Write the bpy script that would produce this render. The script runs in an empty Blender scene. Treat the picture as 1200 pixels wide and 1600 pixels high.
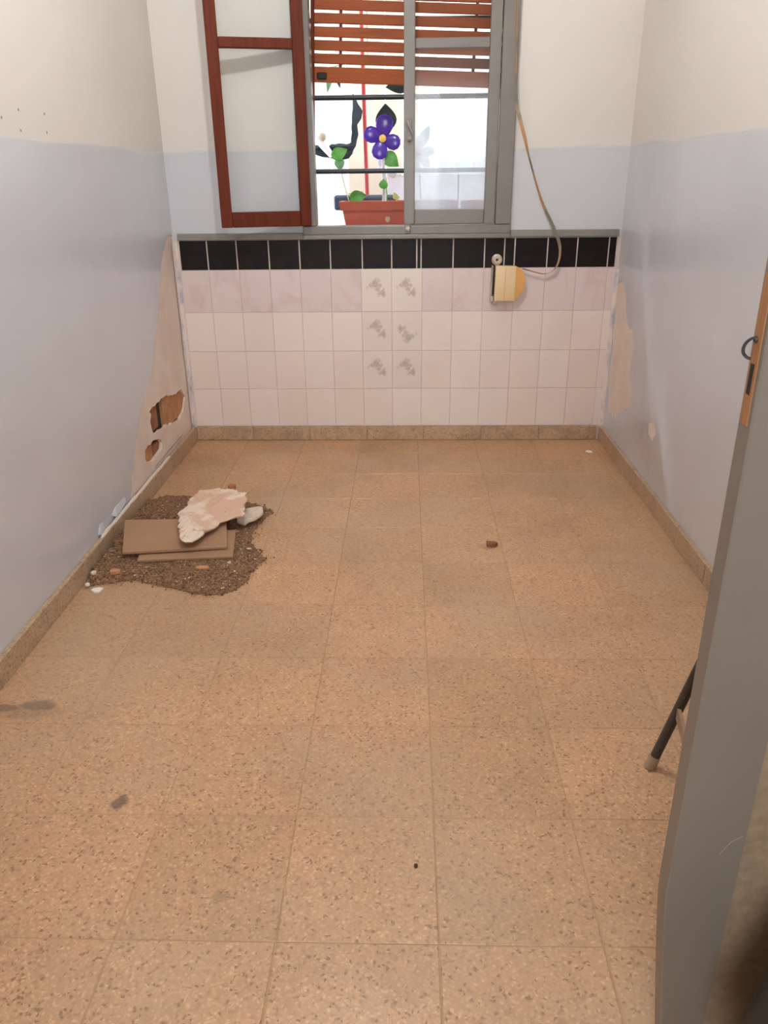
import bpy, bmesh, math, random
from mathutils import Vector, Matrix, noise
from mathutils.geometry import tessellate_polygon

S = bpy.context.scene
COL = S.collection
D = 3.944            # depth of the tiled face of the back wall
XL, XR = -1.125, 1.02
YN, ZC = -1.30, 3.0  # near wall, ceiling

# ------------------------------------------------------------------ camera
cam = bpy.data.objects.new('camera', bpy.data.cameras.new('camera'))
COL.objects.link(cam)
cam.data.sensor_fit = 'VERTICAL'
cam.data.sensor_height = 36.0
cam.data.lens = 36.0 * 1220.0 / 1600.0
cam.data.clip_start = 0.02
R = Matrix(((0.999595866, -0.000594821, 0.028420963),
            (0.026342982, 0.395144729, -0.918241085),
            (-0.010684205, 0.918618695, 0.395000707)))
cam.matrix_world = Matrix.Translation((0, 0, 1.28)) @ R.to_4x4()
S.camera = cam

# ------------------------------------------------------------------ world, sun, lamps, exposure
W = bpy.data.worlds.new('world'); S.world = W
W.use_nodes = True
bg = W.node_tree.nodes['Background']
bg.inputs['Color'].default_value = (0.82, 0.92, 1.0, 1)
bg.inputs['Strength'].default_value = 3.4

def add_light(name, kind, loc, energy, color, **kw):
    l = bpy.data.lights.new(name, kind); l.energy = energy; l.color = color
    for k, v in kw.items(): setattr(l, k, v)
    o = bpy.data.objects.new(name, l); COL.objects.link(o); o.location = loc
    return o
sun = add_light('sun', 'SUN', (0, 0, 8), 1.2, (1.0, 0.95, 0.86), angle=math.radians(1.0))
sun.rotation_euler = (math.radians(33), 0, math.radians(-12))      # high sun behind the house, on the yard fence
fill = add_light('fill_light', 'AREA', (-0.10, -1.34, 1.45), 21.0, (0.94, 0.985, 1.0), shape='RECTANGLE', size=0.9, size_y=1.3, spread=math.radians(130))
fill.rotation_euler = (math.radians(90), 0, 0)                      # added fill light, unseen, in the doorway behind the camera
BULB_POS = (-0.15, 2.10, 2.76)
BULB_STRENGTH = 760.0
BULB_COLOR = (0.96, 0.98, 1.0)
S.view_settings.view_transform = 'Standard'
S.view_settings.look = 'None'
S.view_settings.gamma = 1.0
S.view_settings.use_curve_mapping = False
S.view_settings.exposure = 0.44
S.cycles.use_denoising = True
S.cycles.max_bounces = 10
S.cycles.diffuse_bounces = 6
S.cycles.caustics_reflective = False
S.cycles.caustics_refractive = False

# ------------------------------------------------------------------ material helpers
class NT:
    def __init__(s, name):
        s.m = bpy.data.materials.new(name); s.m.use_nodes = True
        s.t = s.m.node_tree; s.n = s.t.nodes
        s.b = s.n['Principled BSDF']; s.out = s.n['Material Output']
        s.pos = None
    def link(s, a, b): s.t.links.new(a, b)
    def new(s, kind, **kw):
        n = s.n.new(kind)
        for k, v in kw.items(): setattr(n, k, v)
        return n
    def P(s):
        if s.pos is None: s.pos = s.new('ShaderNodeNewGeometry').outputs['Position']
        return s.pos
    def O(s): return s.new('ShaderNodeTexCoord').outputs['Object']
    def rand(s): return s.new('ShaderNodeObjectInfo').outputs['Random']
    def noise(s, scale, detail=3, rough=0.55, vec=None, dist=0.0):
        n = s.new('ShaderNodeTexNoise'); n.inputs['Scale'].default_value = scale
        n.inputs['Detail'].default_value = detail; n.inputs['Roughness'].default_value = rough
        n.inputs['Distortion'].default_value = dist
        s.link(vec or s.P(), n.inputs['Vector']); return n.outputs['Fac']
    def vscale(s, vec, sc):
        n = s.new('ShaderNodeVectorMath', operation='MULTIPLY'); s.link(vec, n.inputs[0]); n.inputs[1].default_value = sc
        return n.outputs[0]
    def ramp(s, fac, stops, interp='LINEAR'):
        n = s.new('ShaderNodeValToRGB'); n.color_ramp.interpolation = interp
        e = n.color_ramp.elements
        while len(e) < len(stops): e.new(0.5)
        for el, (p, c) in zip(e, stops):
            el.position = p; el.color = (*c, 1) if len(c) == 3 else c
        s.link(fac, n.inputs[0]); return n.outputs['Color']
    def rng(s, v, a, b, c=0.0, d=1.0, smooth=True):
        n = s.new('ShaderNodeMapRange'); n.interpolation_type = 'SMOOTHSTEP' if smooth else 'LINEAR'
        s.link(v, n.inputs['Value'])
        for k, x in zip(('From Min', 'From Max', 'To Min', 'To Max'), (a, b, c, d)): n.inputs[k].default_value = x
        return n.outputs[0]
    def math(s, op, a, b=None):
        n = s.new('ShaderNodeMath', operation=op)
        for i, x in enumerate((a, b)):
            if x is None: continue
            if isinstance(x, (int, float)): n.inputs[i].default_value = x
            else: s.link(x, n.inputs[i])
        return n.outputs[0]
    def mix(s, fac, a, b, mode='MIX'):
        n = s.new('ShaderNodeMix', data_type='RGBA', blend_type=mode)
        for k, x in ((0, fac), (6, a), (7, b)):
            if isinstance(x, (int, float)): n.inputs[k].default_value = x
            elif isinstance(x, tuple): n.inputs[k].default_value = (*x, 1)
            else: s.link(x, n.inputs[k])
        return n.outputs[2]
    def sep(s, vec):
        n = s.new('ShaderNodeSeparateXYZ'); s.link(vec, n.inputs[0]); return n.outputs
    def dist(s, pt, vec=None, sc=(1, 1, 1)):
        n = s.new('ShaderNodeVectorMath', operation='SUBTRACT'); s.link(vec or s.P(), n.inputs[0]); n.inputs[1].default_value = pt
        m = s.new('ShaderNodeVectorMath', operation='MULTIPLY'); s.link(n.outputs[0], m.inputs[0]); m.inputs[1].default_value = sc
        l = s.new('ShaderNodeVectorMath', operation='LENGTH'); s.link(m.outputs[0], l.inputs[0]); return l.outputs['Value']
    def set(s, **kw):
        for k, v in kw.items():
            k = {'rough': 'Roughness', 'color': 'Base Color', 'metal': 'Metallic', 'spec': 'Specular IOR Level'}[k]
            if isinstance(v, (int, float)): s.b.inputs[k].default_value = v
            elif isinstance(v, tuple): s.b.inputs[k].default_value = (*v, 1)
            else: s.link(v, s.b.inputs[k])
        return s
    def bump(s, h, strength=0.2, d=0.01):
        n = s.new('ShaderNodeBump'); n.inputs['Strength'].default_value = strength; n.inputs['Distance'].default_value = d
        s.link(h, n.inputs['Height']); s.link(n.outputs[0], s.b.inputs['Normal']); return s

def simple(name, c, rough=0.5, var=0.12, scale=12, bump=0.0, metal=0.0, spec=0.5):
    t = NT(name)
    f = t.noise(scale, 4, 0.6, t.O())
    lo = tuple(max(0, x * (1 - var)) for x in c); hi = tuple(min(1, x * (1 + var)) for x in c)
    t.set(color=t.ramp(f, [(0.3, lo), (0.7, hi)]), rough=rough, metal=metal, spec=spec)
    if bump: t.bump(t.noise(scale * 6, 4, 0.6, t.O()), bump, 0.004)
    return t.m

def wall_paint():
    t = NT('wall_paint')
    z = t.sep(t.P())[2]
    edge = t.math('ADD', t.math('MULTIPLY', t.noise(2.6, 3, 0.5), 0.045), 1.395 - 0.0225)
    edge = t.math('ADD', edge, t.math('MULTIPLY', t.math('SUBTRACT', t.noise(30, 2, 0.5), 0.5), 0.012))
    k = t.rng(t.math('SUBTRACT', z, edge), -0.006, 0.006)
    blue = t.ramp(t.noise(1.7, 4, 0.6), [(0.3, (0.55, 0.553, 0.585)), (0.7, (0.59, 0.593, 0.625))])
    scuff = t.rng(t.noise(7, 5, 0.7), 0.62, 0.75, 0, 0.12)
    blue = t.mix(scuff, blue, (0.60, 0.60, 0.62))
    cream = t.ramp(t.noise(1.4, 4, 0.6), [(0.3, (0.655, 0.615, 0.57)), (0.7, (0.695, 0.655, 0.61))])
    t.set(color=t.mix(k, blue, cream), spec=0.4)
    t.set(rough=t.rng(z, 1.385, 1.41, 0.22, 0.6))
    h = t.math('ADD', t.math('MULTIPLY', t.noise(3.0, 2, 0.4), 1.0), t.math('MULTIPLY', t.noise(60, 3, 0.5), 0.04))
    p3 = t.sep(t.P())
    h = t.math('MULTIPLY', h, 0.007)
    # the right wall was patched: the plaster swells in an upright ridge near the corner
    for (y0, z0, sl, zc, zh, wy, amp) in ((3.38, 0.70, 0.60, 0.72, 0.26, 0.10, 0.030), (3.00, 0.32, 0.70, 0.30, 0.20, 0.10, 0.028)):
        yc = t.math('ADD', t.math('MULTIPLY', t.math('SUBTRACT', z, z0), sl), y0 + 0.05)
        yc = t.math('ADD', yc, t.math('MULTIPLY', t.math('SUBTRACT', t.noise(4, 2, 0.5), 0.5), 0.12))
        dy = t.math('SUBTRACT', p3[1], yc)
        q = t.math('DIVIDE', dy, t.math('ADD', t.math('MULTIPLY', t.math('GREATER_THAN', dy, 0.0), wy * 2.2), wy))
        g = t.math('POWER', 2.718, t.math('MULTIPLY', t.math('MULTIPLY', q, q), -1.0))
        qz = t.math('DIVIDE', t.math('SUBTRACT', z, zc), zh)
        gz_ = t.math('POWER', 2.718, t.math('MULTIPLY', t.math('MULTIPLY', qz, qz), -1.0))
        g = t.math('MULTIPLY', t.math('MULTIPLY', g, gz_), t.math('MULTIPLY', t.math('GREATER_THAN', p3[0], 1.0), amp))
        h = t.math('ADD', h, g)
    t.bump(h, 1.0, 1.0)
    return t.m

def terrazzo(name, base, tile=True, dirt=0.0):
    t = NT(name)
    p = t.P()
    v = t.new('ShaderNodeTexVoronoi'); v.inputs['Scale'].default_value = 180; v.inputs['Randomness'].default_value = 1.0
    warp = t.new('ShaderNodeVectorMath', operation='ADD'); t.link(p, warp.inputs[0])
    nz = t.new('ShaderNodeTexNoise'); nz.inputs['Scale'].default_value = 70; t.link(p, nz.inputs['Vector'])
    t.link(t.vscale(nz.outputs['Color'], (0.012, 0.012, 0.012)), warp.inputs[1])
    t.link(warp.outputs[0], v.inputs['Vector'])
    c = t.sep(v.outputs['Color'])
    b = base
    sc = lambda k, w=(1, 1, 1): tuple(min(1, x * k * y) for x, y in zip(b, w))
    col = t.ramp(c[0], [(0.0, sc(0.50, (1, .95, .88))), (0.06, sc(0.74)), (0.15, sc(0.90)), (0.42, sc(1.0)), (0.70, sc(1.08)), (0.90, sc(1.2, (1, 1.03, 1.08)))], 'CONSTANT')
    v2 = t.new('ShaderNodeTexVoronoi'); v2.inputs['Scale'].default_value = 100; t.link(warp.outputs[0], v2.inputs['Vector'])
    c2 = t.sep(v2.outputs['Color'])
    big = t.math('MULTIPLY', t.rng(c2[1], 0.965, 0.966), t.rng(v2.outputs['Distance'], 0.33, 0.30))
    col = t.mix(big, col, sc(0.52, (1, .95, .88)))
    col = t.mix(t.rng(v.outputs['Distance'], 0.40, 0.62, 0, 0.55), col, sc(0.86))       # cement between the chips
    # broad dust and wear
    col = t.mix(0.9, col, t.ramp(t.noise(2.3, 5, 0.62), [(0.28, (0.84, 0.82, 0.80)), (0.5, (1, 1, 1)), (0.72, (1.1, 1.09, 1.08))]), 'MULTIPLY')
    if tile:
        col = t.mix(1.0, col, t.ramp(t.rand(), [(0, (0.94, 0.93, 0.91)), (0.5, (1, 1, 1)), (1, (1.05, 1.04, 1.02))]), 'MULTIPLY')
        st = None
        wob = t.math('MULTIPLY', t.math('SUBTRACT', t.noise(28, 3, 0.6), 0.5), 0.035)
        for (x, y, sx, sy, r, k) in ((-0.64, 1.331, 1, .8, .022, .8), (-0.975, 1.675, .55, 1.1, .032, .75), (-1.07, 1.664, .5, 1.5, .028, .7),
                                     (-1.0, 1.650, .35, 1.2, .045, .35), (-0.36, 1.09, .8, 1, .02, .3), (0.32, 2.65, .5, 1, .03, .25)):
            d = t.math('ADD', t.dist((x, y, 0), None, (sx, sy, 0)), wob)
            k_ = t.rng(d, r, r * 0.55, 0, k)
            st = k_ if st is None else t.math('MAXIMUM', st, k_)
        col = t.mix(st, col, (0.13, 0.085, 0.055))
    if dirt:
        col = t.mix(t.rng(t.noise(9, 5, 0.7), 0.45, 0.72, 0, dirt), col, (0.22, 0.135, 0.075))
    col = t.mix(t.rng(t.noise(1.3, 4, 0.6), 0.42, 0.66, 0, 0.42 if tile else 0), col, (0.42, 0.305, 0.215))    # greyish reflection on the floor, painted in as soft patches
    rg = t.rng(t.noise(3.5, 4, 0.6), 0.3, 0.7, 0.30, 0.48)
    t.set(color=col, rough=rg, spec=0.45)
    t.bump(t.math('ADD', c[1], t.noise(4, 2, 0.5)), 0.04, 0.004)
    return t.m

def wall_tile(name, lo, hi, motif=None, marble=0.0):
    t = NT(name)
    col = t.ramp(t.rand(), [(0, lo), (1, hi)])
    o = t.O()
    if marble:
        vein = t.noise(7, 5, 0.65, t.vscale(t.P(), (1.0, 1, 0.6)), 1.2)
        col = t.mix(t.rng(vein, 0.5, 0.68, 0, marble), col, (0.55, 0.38, 0.37))
    if motif:
        wob = t.math('MULTIPLY', t.math('SUBTRACT', t.noise(75, 3, 0.6, o), 0.5), 0.030)
        wob2 = t.math('MULTIPLY', t.math('SUBTRACT', t.noise(190, 2, 0.5, o), 0.5), 0.012)
        mask = None
        for (x, z, r, k) in ((-0.008, 0.032, .024, .9), (-0.026, 0.024, .016, .7), (0.008, 0.045, .013, .6), (-0.004, 0.052, .012, .55), (0.014, 0.024, .015, .7),
                             (0.006, 0.006, .016, .8), (0.028, -0.012, .019, .9), (0.040, -0.022, .012, .7), (0.012, -0.018, .012, .6), (-0.046, 0.012, .010, .35), (0.034, 0.004, .010, .6)):
            d = t.math('ADD', t.math('ADD', t.dist((x, 0, z), o, (1, 0, 1)), wob), wob2)
            k_ = t.rng(d, r, r * 0.5, 0, k)
            mask = k_ if mask is None else t.math('MAXIMUM', mask, k_)
        mask = t.math('MULTIPLY', mask, t.rng(t.noise(110, 3, 0.6, o), 0.25, 0.7, 0.45, 1.0))
        col = t.mix(mask, col, motif)
    grime = t.rng(t.noise(3.2, 4, 0.6), 0.5, 0.75, 0, 0.12)
    col = t.mix(grime, col, (0.5, 0.36, 0.28))
    t.set(color=col, rough=t.rng(t.noise(5, 3, 0.5), 0.3, 0.7, 0.28, 0.42), spec=0.4)
    t.bump(t.noise(10, 2, 0.5), 0.06, 0.01)
    return t.m

def wood(name, c, rough=0.45, axis=2, scale=18, var=0.35):
    t = NT(name)
    sc = [scale, scale, scale]; sc[axis] = scale * 0.07
    g = t.noise(3.0, 5, 0.65, t.vscale(t.P(), tuple(sc)), 0.6)
    lo = tuple(x * (1 - var) for x in c); hi = tuple(min(1, x * (1 + var * .6)) for x in c)
    col = t.ramp(g, [(0.28, lo), (0.72, hi)])
    col = t.mix(1.0, col, t.ramp(t.rand(), [(0, (.88, .86, .84)), (1, (1.06, 1.05, 1.04))]), 'MULTIPLY')
    t.set(color=col, rough=rough, spec=0.22).bump(g, 0.12, 0.004)
    return t.m

def glass(name, dust=0.03, dust_top=None):
    t = NT(name)
    t.n.remove(t.b)
    tr = t.new('ShaderNodeBsdfTransparent'); tr.inputs[0].default_value = (0.995, 1.0, 0.998, 1)
    gl = t.new('ShaderNodeBsdfGlossy'); gl.inputs['Roughness'].default_value = 0.03
    fr = t.new('ShaderNodeFresnel'); fr.inputs['IOR'].default_value = 1.25
    m1 = t.new('ShaderNodeMixShader'); t.link(fr.outputs[0], m1.inputs[0]); t.link(tr.outputs[0], m1.inputs[1]); t.link(gl.outputs[0], m1.inputs[2])
    df = t.new('ShaderNodeBsdfDiffuse'); df.inputs[0].default_value = (0.75, 0.78, 0.80, 1)
    tl = t.new('ShaderNodeBsdfTranslucent'); tl.inputs[0].default_value = (0.86, 0.95, 1.0, 1)
    m2 = t.new('ShaderNodeMixShader'); m2.inputs[0].default_value = 0.75; t.link(df.outputs[0], m2.inputs[1]); t.link(tl.outputs[0], m2.inputs[2])
    m3 = t.new('ShaderNodeMixShader'); t.link(m1.outputs[0], m3.inputs[1]); t.link(m2.outputs[0], m3.inputs[2])
    f = t.noise(9, 4, 0.6)
    if dust_top:
        z = t.sep(t.P())[2]
        k = t.math('MULTIPLY', t.rng(z, dust_top[0], dust_top[1], 1.0, dust_top[2]), t.rng(f, 0.2, 0.8, dust * 0.85, dust * 1.1))
    else:
        k = t.rng(f, 0.3, 0.7, dust * 0.5, dust * 1.5)
    t.link(k, m3.inputs[0]); t.link(m3.outputs[0], t.out.inputs['Surface'])
    return t.m

def emitter(name, c, s):
    t = NT(name); e = t.new('ShaderNodeEmission'); e.inputs[0].default_value = (*c, 1); e.inputs[1].default_value = s
    t.link(e.outputs[0], t.out.inputs['Surface']); return t.m

def smear_mat():
    t = NT('corner_smear')
    col = t.ramp(t.noise(16, 4, 0.7, t.vscale(t.P(), (1, 1, .5))), [(0.46, (0.72, 0.62, 0.56)), (0.58, (0.52, 0.49, 0.55)), (0.70, (0.30, 0.29, 0.36))])
    t.set(color=col, rough=0.6).bump(t.noise(40, 4, 0.6), 0.5, 0.006); return t.m

def plaster_mat():
    t = NT('bare_plaster')
    col = t.ramp(t.noise(5, 5, 0.65), [(0.3, (0.66, 0.53, 0.45)), (0.6, (0.74, 0.63, 0.55)), (0.8, (0.80, 0.72, 0.66))])
    t.set(color=col, rough=0.75).bump(t.noise(30, 5, 0.65), 0.35, 0.006); return t.m

def chunk_mat():
    t = NT('plaster_chunk')
    k = t.rng(t.noise(7, 4, 0.6), 0.46, 0.56)
    k2 = t.rng(t.noise(16, 4, 0.6), 0.66, 0.72, 0, .8)
    col = t.mix(k, (0.76, 0.62, 0.50), (0.66, 0.42, 0.30))
    col = t.mix(k2, col, (0.45, 0.22, 0.13))
    t.set(color=col, rough=0.8).bump(t.noise(40, 5, 0.7), 0.6, 0.006); return t.m

def gravel_mat():
    t = NT('gravel')
    v = t.new('ShaderNodeTexVoronoi'); v.inputs['Scale'].default_value = 190; t.link(t.P(), v.inputs['Vector'])
    c = t.sep(v.outputs['Color'])
    col = t.ramp(c[0], [(0, (0.13, 0.066, 0.033)), (0.3, (0.21, 0.108, 0.053)), (0.65, (0.27, 0.142, 0.070)), (0.9, (0.34, 0.19, 0.10)), (0.985, (0.62, 0.50, 0.40))], 'CONSTANT')
    t.set(color=col, rough=0.9).bump(v.outputs['Distance'], 0.8, 0.004); return t.m

def leaf_mat(name, c):
    t = NT(name); t.set(color=c, rough=0.4)
    t.b.inputs['Transmission Weight'].default_value = 0.0
    return t.m

M = {}
M['wall'] = wall_paint()
M['ceiling'] = simple('ceiling_paint', (0.80, 0.77, 0.72), 0.7, .04)
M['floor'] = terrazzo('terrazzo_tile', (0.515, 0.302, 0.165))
M['grout'] = simple('floor_joint', (0.42, 0.265, 0.145), 0.8, .15, 20)
M['skirt'] = terrazzo('terrazzo_skirting', (0.50, 0.345, 0.22), False, 0.6)
M['skirt_side'] = terrazzo('terrazzo_skirting_side', (0.47, 0.33, 0.21), False, 0.35)
M['tile'] = wall_tile('cream_wall_tile', (0.755, 0.65, 0.59), (0.795, 0.705, 0.65))
M['tile_pink'] = wall_tile('pink_wall_tile', (0.685, 0.575, 0.56), (0.705, 0.60, 0.59), None, 0.35)
M['tile_motif_pink'] = wall_tile('flower_tile_pink', (0.75, 0.665, 0.605), (0.77, 0.68, 0.62), (0.44, 0.29, 0.255))
M['tile_motif_grey'] = wall_tile('flower_tile_grey', (0.73, 0.645, 0.585), (0.75, 0.66, 0.60), (0.40, 0.325, 0.295))
M['tile_black'] = simple('black_wall_tile', (0.011, 0.007, 0.007), 0.38, .5, 14, spec=0.15)
M['tile_bed'] = simple('tile_joint', (0.62, 0.53, 0.47), 0.8, .1, 20)
M['smear'] = smear_mat()
M['plaster'] = plaster_mat()
M['brick'] = simple('hollow_brick', (0.46, 0.22, 0.10), 0.85, .25, 18, 0.5)
M['brick_dark'] = simple('dark_brick', (0.30, 0.115, 0.06), 0.85, .3, 18, 0.5)
M['mortar'] = simple('dark_mortar', (0.055, 0.035, 0.025), 0.95, .3, 30, 0.5)
M['frame'] = simple('grey_gloss_paint', (0.178, 0.157, 0.138), 0.35, .07, 9, 0.08)
M['ledge'] = simple('grey_strip_paint', (0.23, 0.215, 0.19), 0.45, .12, 12, 0.15)
M['brown'] = wood('brown_varnished_wood', (0.12, 0.018, 0.004), 0.6, 2, 20, .35)
M['slat'] = wood('shutter_wood', (0.29, 0.064, 0.010), 0.5, 0, 22, .3)
M['dark_metal'] = simple('black_iron', (0.012, 0.013, 0.016), 0.4, .3, 20)
M['clear'] = glass('clear_glass', 0.004)
M['dusty'] = glass('dusty_glass', 0.40, (1.50, 1.72, 0.22))
M['chrome'] = simple('worn_chrome', (0.55, 0.50, 0.45), 0.3, .2, 20, metal=0.8)
M['strap'] = NT('strap_webbing').m
t_ = NT('strap_webbing_striped')
t_.set(color=t_.ramp(t_.noise(9, 2, 0.5), [(0.40, (0.23, 0.21, 0.17)), (0.5, (0.42, 0.30, 0.19)), (0.62, (0.50, 0.29, 0.15))]), rough=0.8)
M['strap'] = t_.m
M['yellow'] = simple('yellowed_plastic', (0.72, 0.53, 0.30), 0.4, .06, 8)
M['amber'] = simple('amber_plastic', (0.66, 0.33, 0.10), 0.35, .08, 8)
M['black'] = simple('black_gap', (0.01, 0.008, 0.007), 0.7, .2)
M['screw_plate'] = simple('dull_steel', (0.52, 0.44, 0.36), 0.45, .25, 40, metal=0.4)
M['terracotta'] = simple('terracotta_plastic', (0.36, 0.06, 0.025), 0.45, .1, 10)
M['soil'] = simple('pale_soil', (0.45, 0.36, 0.30), 0.9, .5, 60, 0.6)
M['navy'] = simple('navy_plastic', (0.012, 0.018, 0.05), 0.4, .1)
M['purple'] = simple('purple_plastic', (0.075, 0.028, 0.36), 0.22, .25, 14)
M['white_petal'] = simple('white_petal', (0.70, 0.66, 0.70), 0.5, .06)
M['pollen'] = simple('yellow_centre', (0.85, 0.52, 0.10), 0.5, .08)
M['leaf'] = simple('green_leaf', (0.09, 0.32, 0.04), 0.4, .2, 25)
M['leaf_pale'] = simple('pale_leaf', (0.13, 0.30, 0.12), 0.4, .2, 25)
M['leaf_dark'] = simple('dark_leaf', (0.006, 0.024, 0.02), 0.45, .3, 25)
M['leaf_lime'] = simple('lime_leaf', (0.65, 0.70, 0.22), 0.4, .15, 25)
M['stem'] = simple('stem', (0.55, 0.50, 0.35), 0.6, .15)
M['white_paint'] = simple('white_paint', (0.86, 0.86, 0.86), 0.6, .05, 5)
M['board_white'] = simple('white_board', (0.86, 0.85, 0.84), 0.6, .05, 5)
M['board_cream'] = simple('cream_board', (0.66, 0.54, 0.42), 0.6, .10, 4)
M['lilac'] = simple('lilac_render', (0.60, 0.53, 0.56), 0.8, .1, 8)
M['red_pole'] = simple('red_paint', (0.40, 0.025, 0.025), 0.4, .12)
M['dark_cloth'] = simple('dark_cloth', (0.006, 0.012, 0.016), 0.7, .3, 20, 0.3)
M['yard'] = simple('yard_concrete', (0.55, 0.53, 0.50), 0.9, .1, 4, 0.3)
M['render'] = simple('outer_render', (0.70, 0.66, 0.60), 0.85, .08, 6, 0.3)
M['door'] = simple('door_grey_paint', (0.185, 0.153, 0.127), 0.4, .05, 4, 0.04)
M['door_panel'] = simple('door_brown_panel', (0.27, 0.19, 0.122), 0.6, .18, 60, 0.1)
M['raw_wood'] = wood('raw_door_wood', (0.38, 0.175, 0.075), 0.6, 2, 40, .25)
M['cord'] = simple('dark_cord', (0.03, 0.028, 0.03), 0.6, .6, 160)
M['tube'] = simple('grey_metal_tube', (0.075, 0.065, 0.055), 0.4, .2, 20, metal=0.3)
M['flat_bar'] = simple('brown_flat_bar', (0.34, 0.215, 0.14), 0.5, .15, 20)
M['rubber'] = simple('beige_rubber', (0.42, 0.31, 0.22), 0.7, .15)
M['seat'] = wood('stool_seat_wood', (0.35, 0.22, 0.12), 0.5, 0, 16, .2)
M['bag'] = simple('black_bag', (0.012, 0.014, 0.012), 0.45, .3, 10, 0.2)
M['chunk'] = chunk_mat()
M['chunk_white'] = simple('white_plaster', (0.64, 0.52, 0.42), 0.85, .12, 14, 0.5)
M['gravel'] = gravel_mat()
M['card'] = simple('brown_board', (0.335, 0.187, 0.105), 0.65, .07, 9, 0.08)
M['plug'] = simple('grey_plug', (0.26, 0.23, 0.20), 0.7, .2)
M['scratch'] = simple('pale_scratch', (0.26, 0.22, 0.18), 0.6, .1)
M['chip_white'] = simple('chalky_white', (0.80, 0.74, 0.66), 0.8, .08)
M['lever'] = simple('grimy_grey_metal', (0.25, 0.21, 0.19), 0.4, .25, 40)
M['bulb'] = emitter('bulb_glow', BULB_COLOR, BULB_STRENGTH)
M['ceramic'] = simple('lamp_holder', (0.70, 0.68, 0.62), 0.4, .05)

# ------------------------------------------------------------------ geometry helpers
def link(name, me, mat, parent=None):
    o = bpy.data.objects.new(name, me); COL.objects.link(o)
    if mat is not None and not me.materials: me.materials.append(mat)
    if parent is not None: o.parent = parent
    return o
def obj(name, bm, mat, parent=None, smooth=False, loc=None):
    bmesh.ops.recalc_face_normals(bm, faces=bm.faces[:])
    me = bpy.data.meshes.new(name); bm.to_mesh(me); bm.free()
    if smooth:
        for p in me.polygons: p.use_smooth = True
        try: me.set_sharp_from_angle(angle=math.radians(40))
        except Exception: pass
    o = link(name, me, mat, parent)
    if loc is not None: o.location = loc
    return o
def tag(o, label=None, cat=None, group=None, kind=None):
    if label: o['label'] = label
    if cat: o['category'] = cat
    if group: o['group'] = group
    if kind: o['kind'] = kind
    return o
def empty(name, loc=(0, 0, 0), rot=(0, 0, 0)):
    o = bpy.data.objects.new(name, None); COL.objects.link(o); o.location = loc; o.rotation_euler = rot
    o.empty_display_size = 0.1
    return o
def box_bm(x0, x1, y0, y1, z0, z1, bev=0.0, seg=1, bm=None):
    b = bmesh.new()
    bmesh.ops.create_cube(b, size=1)
    for v in b.verts:
        v.co = Vector(((x0 + x1) / 2 + v.co.x * (x1 - x0), (y0 + y1) / 2 + v.co.y * (y1 - y0), (z0 + z1) / 2 + v.co.z * (z1 - z0)))
    if bev: bmesh.ops.bevel(b, geom=b.edges[:], offset=bev, segments=seg, profile=0.5, affect='EDGES')
    return b
def box(name, x0, x1, y0, y1, z0, z1, mat, parent=None, bev=0.002, seg=1):
    return obj(name, box_bm(x0, x1, y0, y1, z0, z1, bev, seg), mat, parent)
def tube_bm(pts, r, n=8, cap=True, bm=None):
    bm = bm or bmesh.new()
    pts = [Vector(p) for p in pts]
    rs = r if isinstance(r, (list, tuple)) else [r] * len(pts)
    rings = []
    up = None
    for i, p in enumerate(pts):
        d = (pts[min(i + 1, len(pts) - 1)] - pts[max(i - 1, 0)]).normalized()
        if up is None: up = Vector((0, 0, 1)) if abs(d.z) < 0.9 else Vector((1, 0, 0))
        a = d.cross(up).normalized(); up = a.cross(d).normalized()
        rings.append([bm.verts.new(p + (a * math.cos(t) + up * math.sin(t)) * rs[i]) for t in [2 * math.pi * k / n for k in range(n)]])
    for A, B in zip(rings, rings[1:]):
        for k in range(n): bm.faces.new((A[k], A[(k + 1) % n], B[(k + 1) % n], B[k]))
    if cap:
        bm.faces.new(rings[0]); bm.faces.new(rings[-1][::-1])
    return bm
def tube(name, pts, r, mat, parent=None, n=10): return obj(name, tube_bm(pts, r, n), mat, parent, True)
def lathe_bm(prof, n=20, center=(0, 0, 0)):
    bm = bmesh.new(); c = Vector(center); rings = []
    for r, z in prof:
        rings.append([bm.verts.new(c + Vector((r * math.cos(a), r * math.sin(a), z))) for a in [2 * math.pi * k / n for k in range(n)]])
    for A, B in zip(rings, rings[1:]):
        for k in range(n): bm.faces.new((A[k], A[(k + 1) % n], B[(k + 1) % n], B[k]))
    bm.faces.new(rings[0]); bm.faces.new(rings[-1][::-1])
    return bm
def plate_bm(outer, holes, f, t):
    """outline (u,v) with holes, thickness t along w; f maps (u,v,w) to space"""
    loops = [outer] + list(holes)
    tris = tessellate_polygon([[Vector((u, v, 0)) for u, v in l] for l in loops])
    flat = [p for l in loops for p in l]
    bm = bmesh.new()
    F = [bm.verts.new(f(u, v, 0)) for u, v in flat]; B = [bm.verts.new(f(u, v, t)) for u, v in flat]
    for a, b, c in tris:
        try: bm.faces.new((F[a], F[b], F[c])); bm.faces.new((B[c], B[b], B[a]))
        except ValueError: pass
    i = 0
    for l in loops:
        n = len(l)
        for k in range(n):
            a, b = i + k, i + (k + 1) % n
            bm.faces.new((F[a], F[b], B[b], B[a]))
        i += n
    return bm
def rough_line(pts, step, amp, seed=0, closed=True):
    out = []; rnd = random.Random(seed); n = len(pts)
    for i in range(n if closed else n - 1):
        a = Vector(pts[i]); b = Vector(pts[(i + 1) % n]); L = (b - a).length; m = max(1, int(L / step))
        nrm = Vector((-(b - a).y, (b - a).x)).normalized() if L > 0 else Vector((0, 0))
        for k in range(m):
            p = a.lerp(b, k / m)
            if not (k == 0 and i == 0 and not closed): p = p + nrm * rnd.uniform(-amp, amp)
            out.append((p.x, p.y))
    if not closed: out.append(tuple(pts[-1]))
    return out
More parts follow.
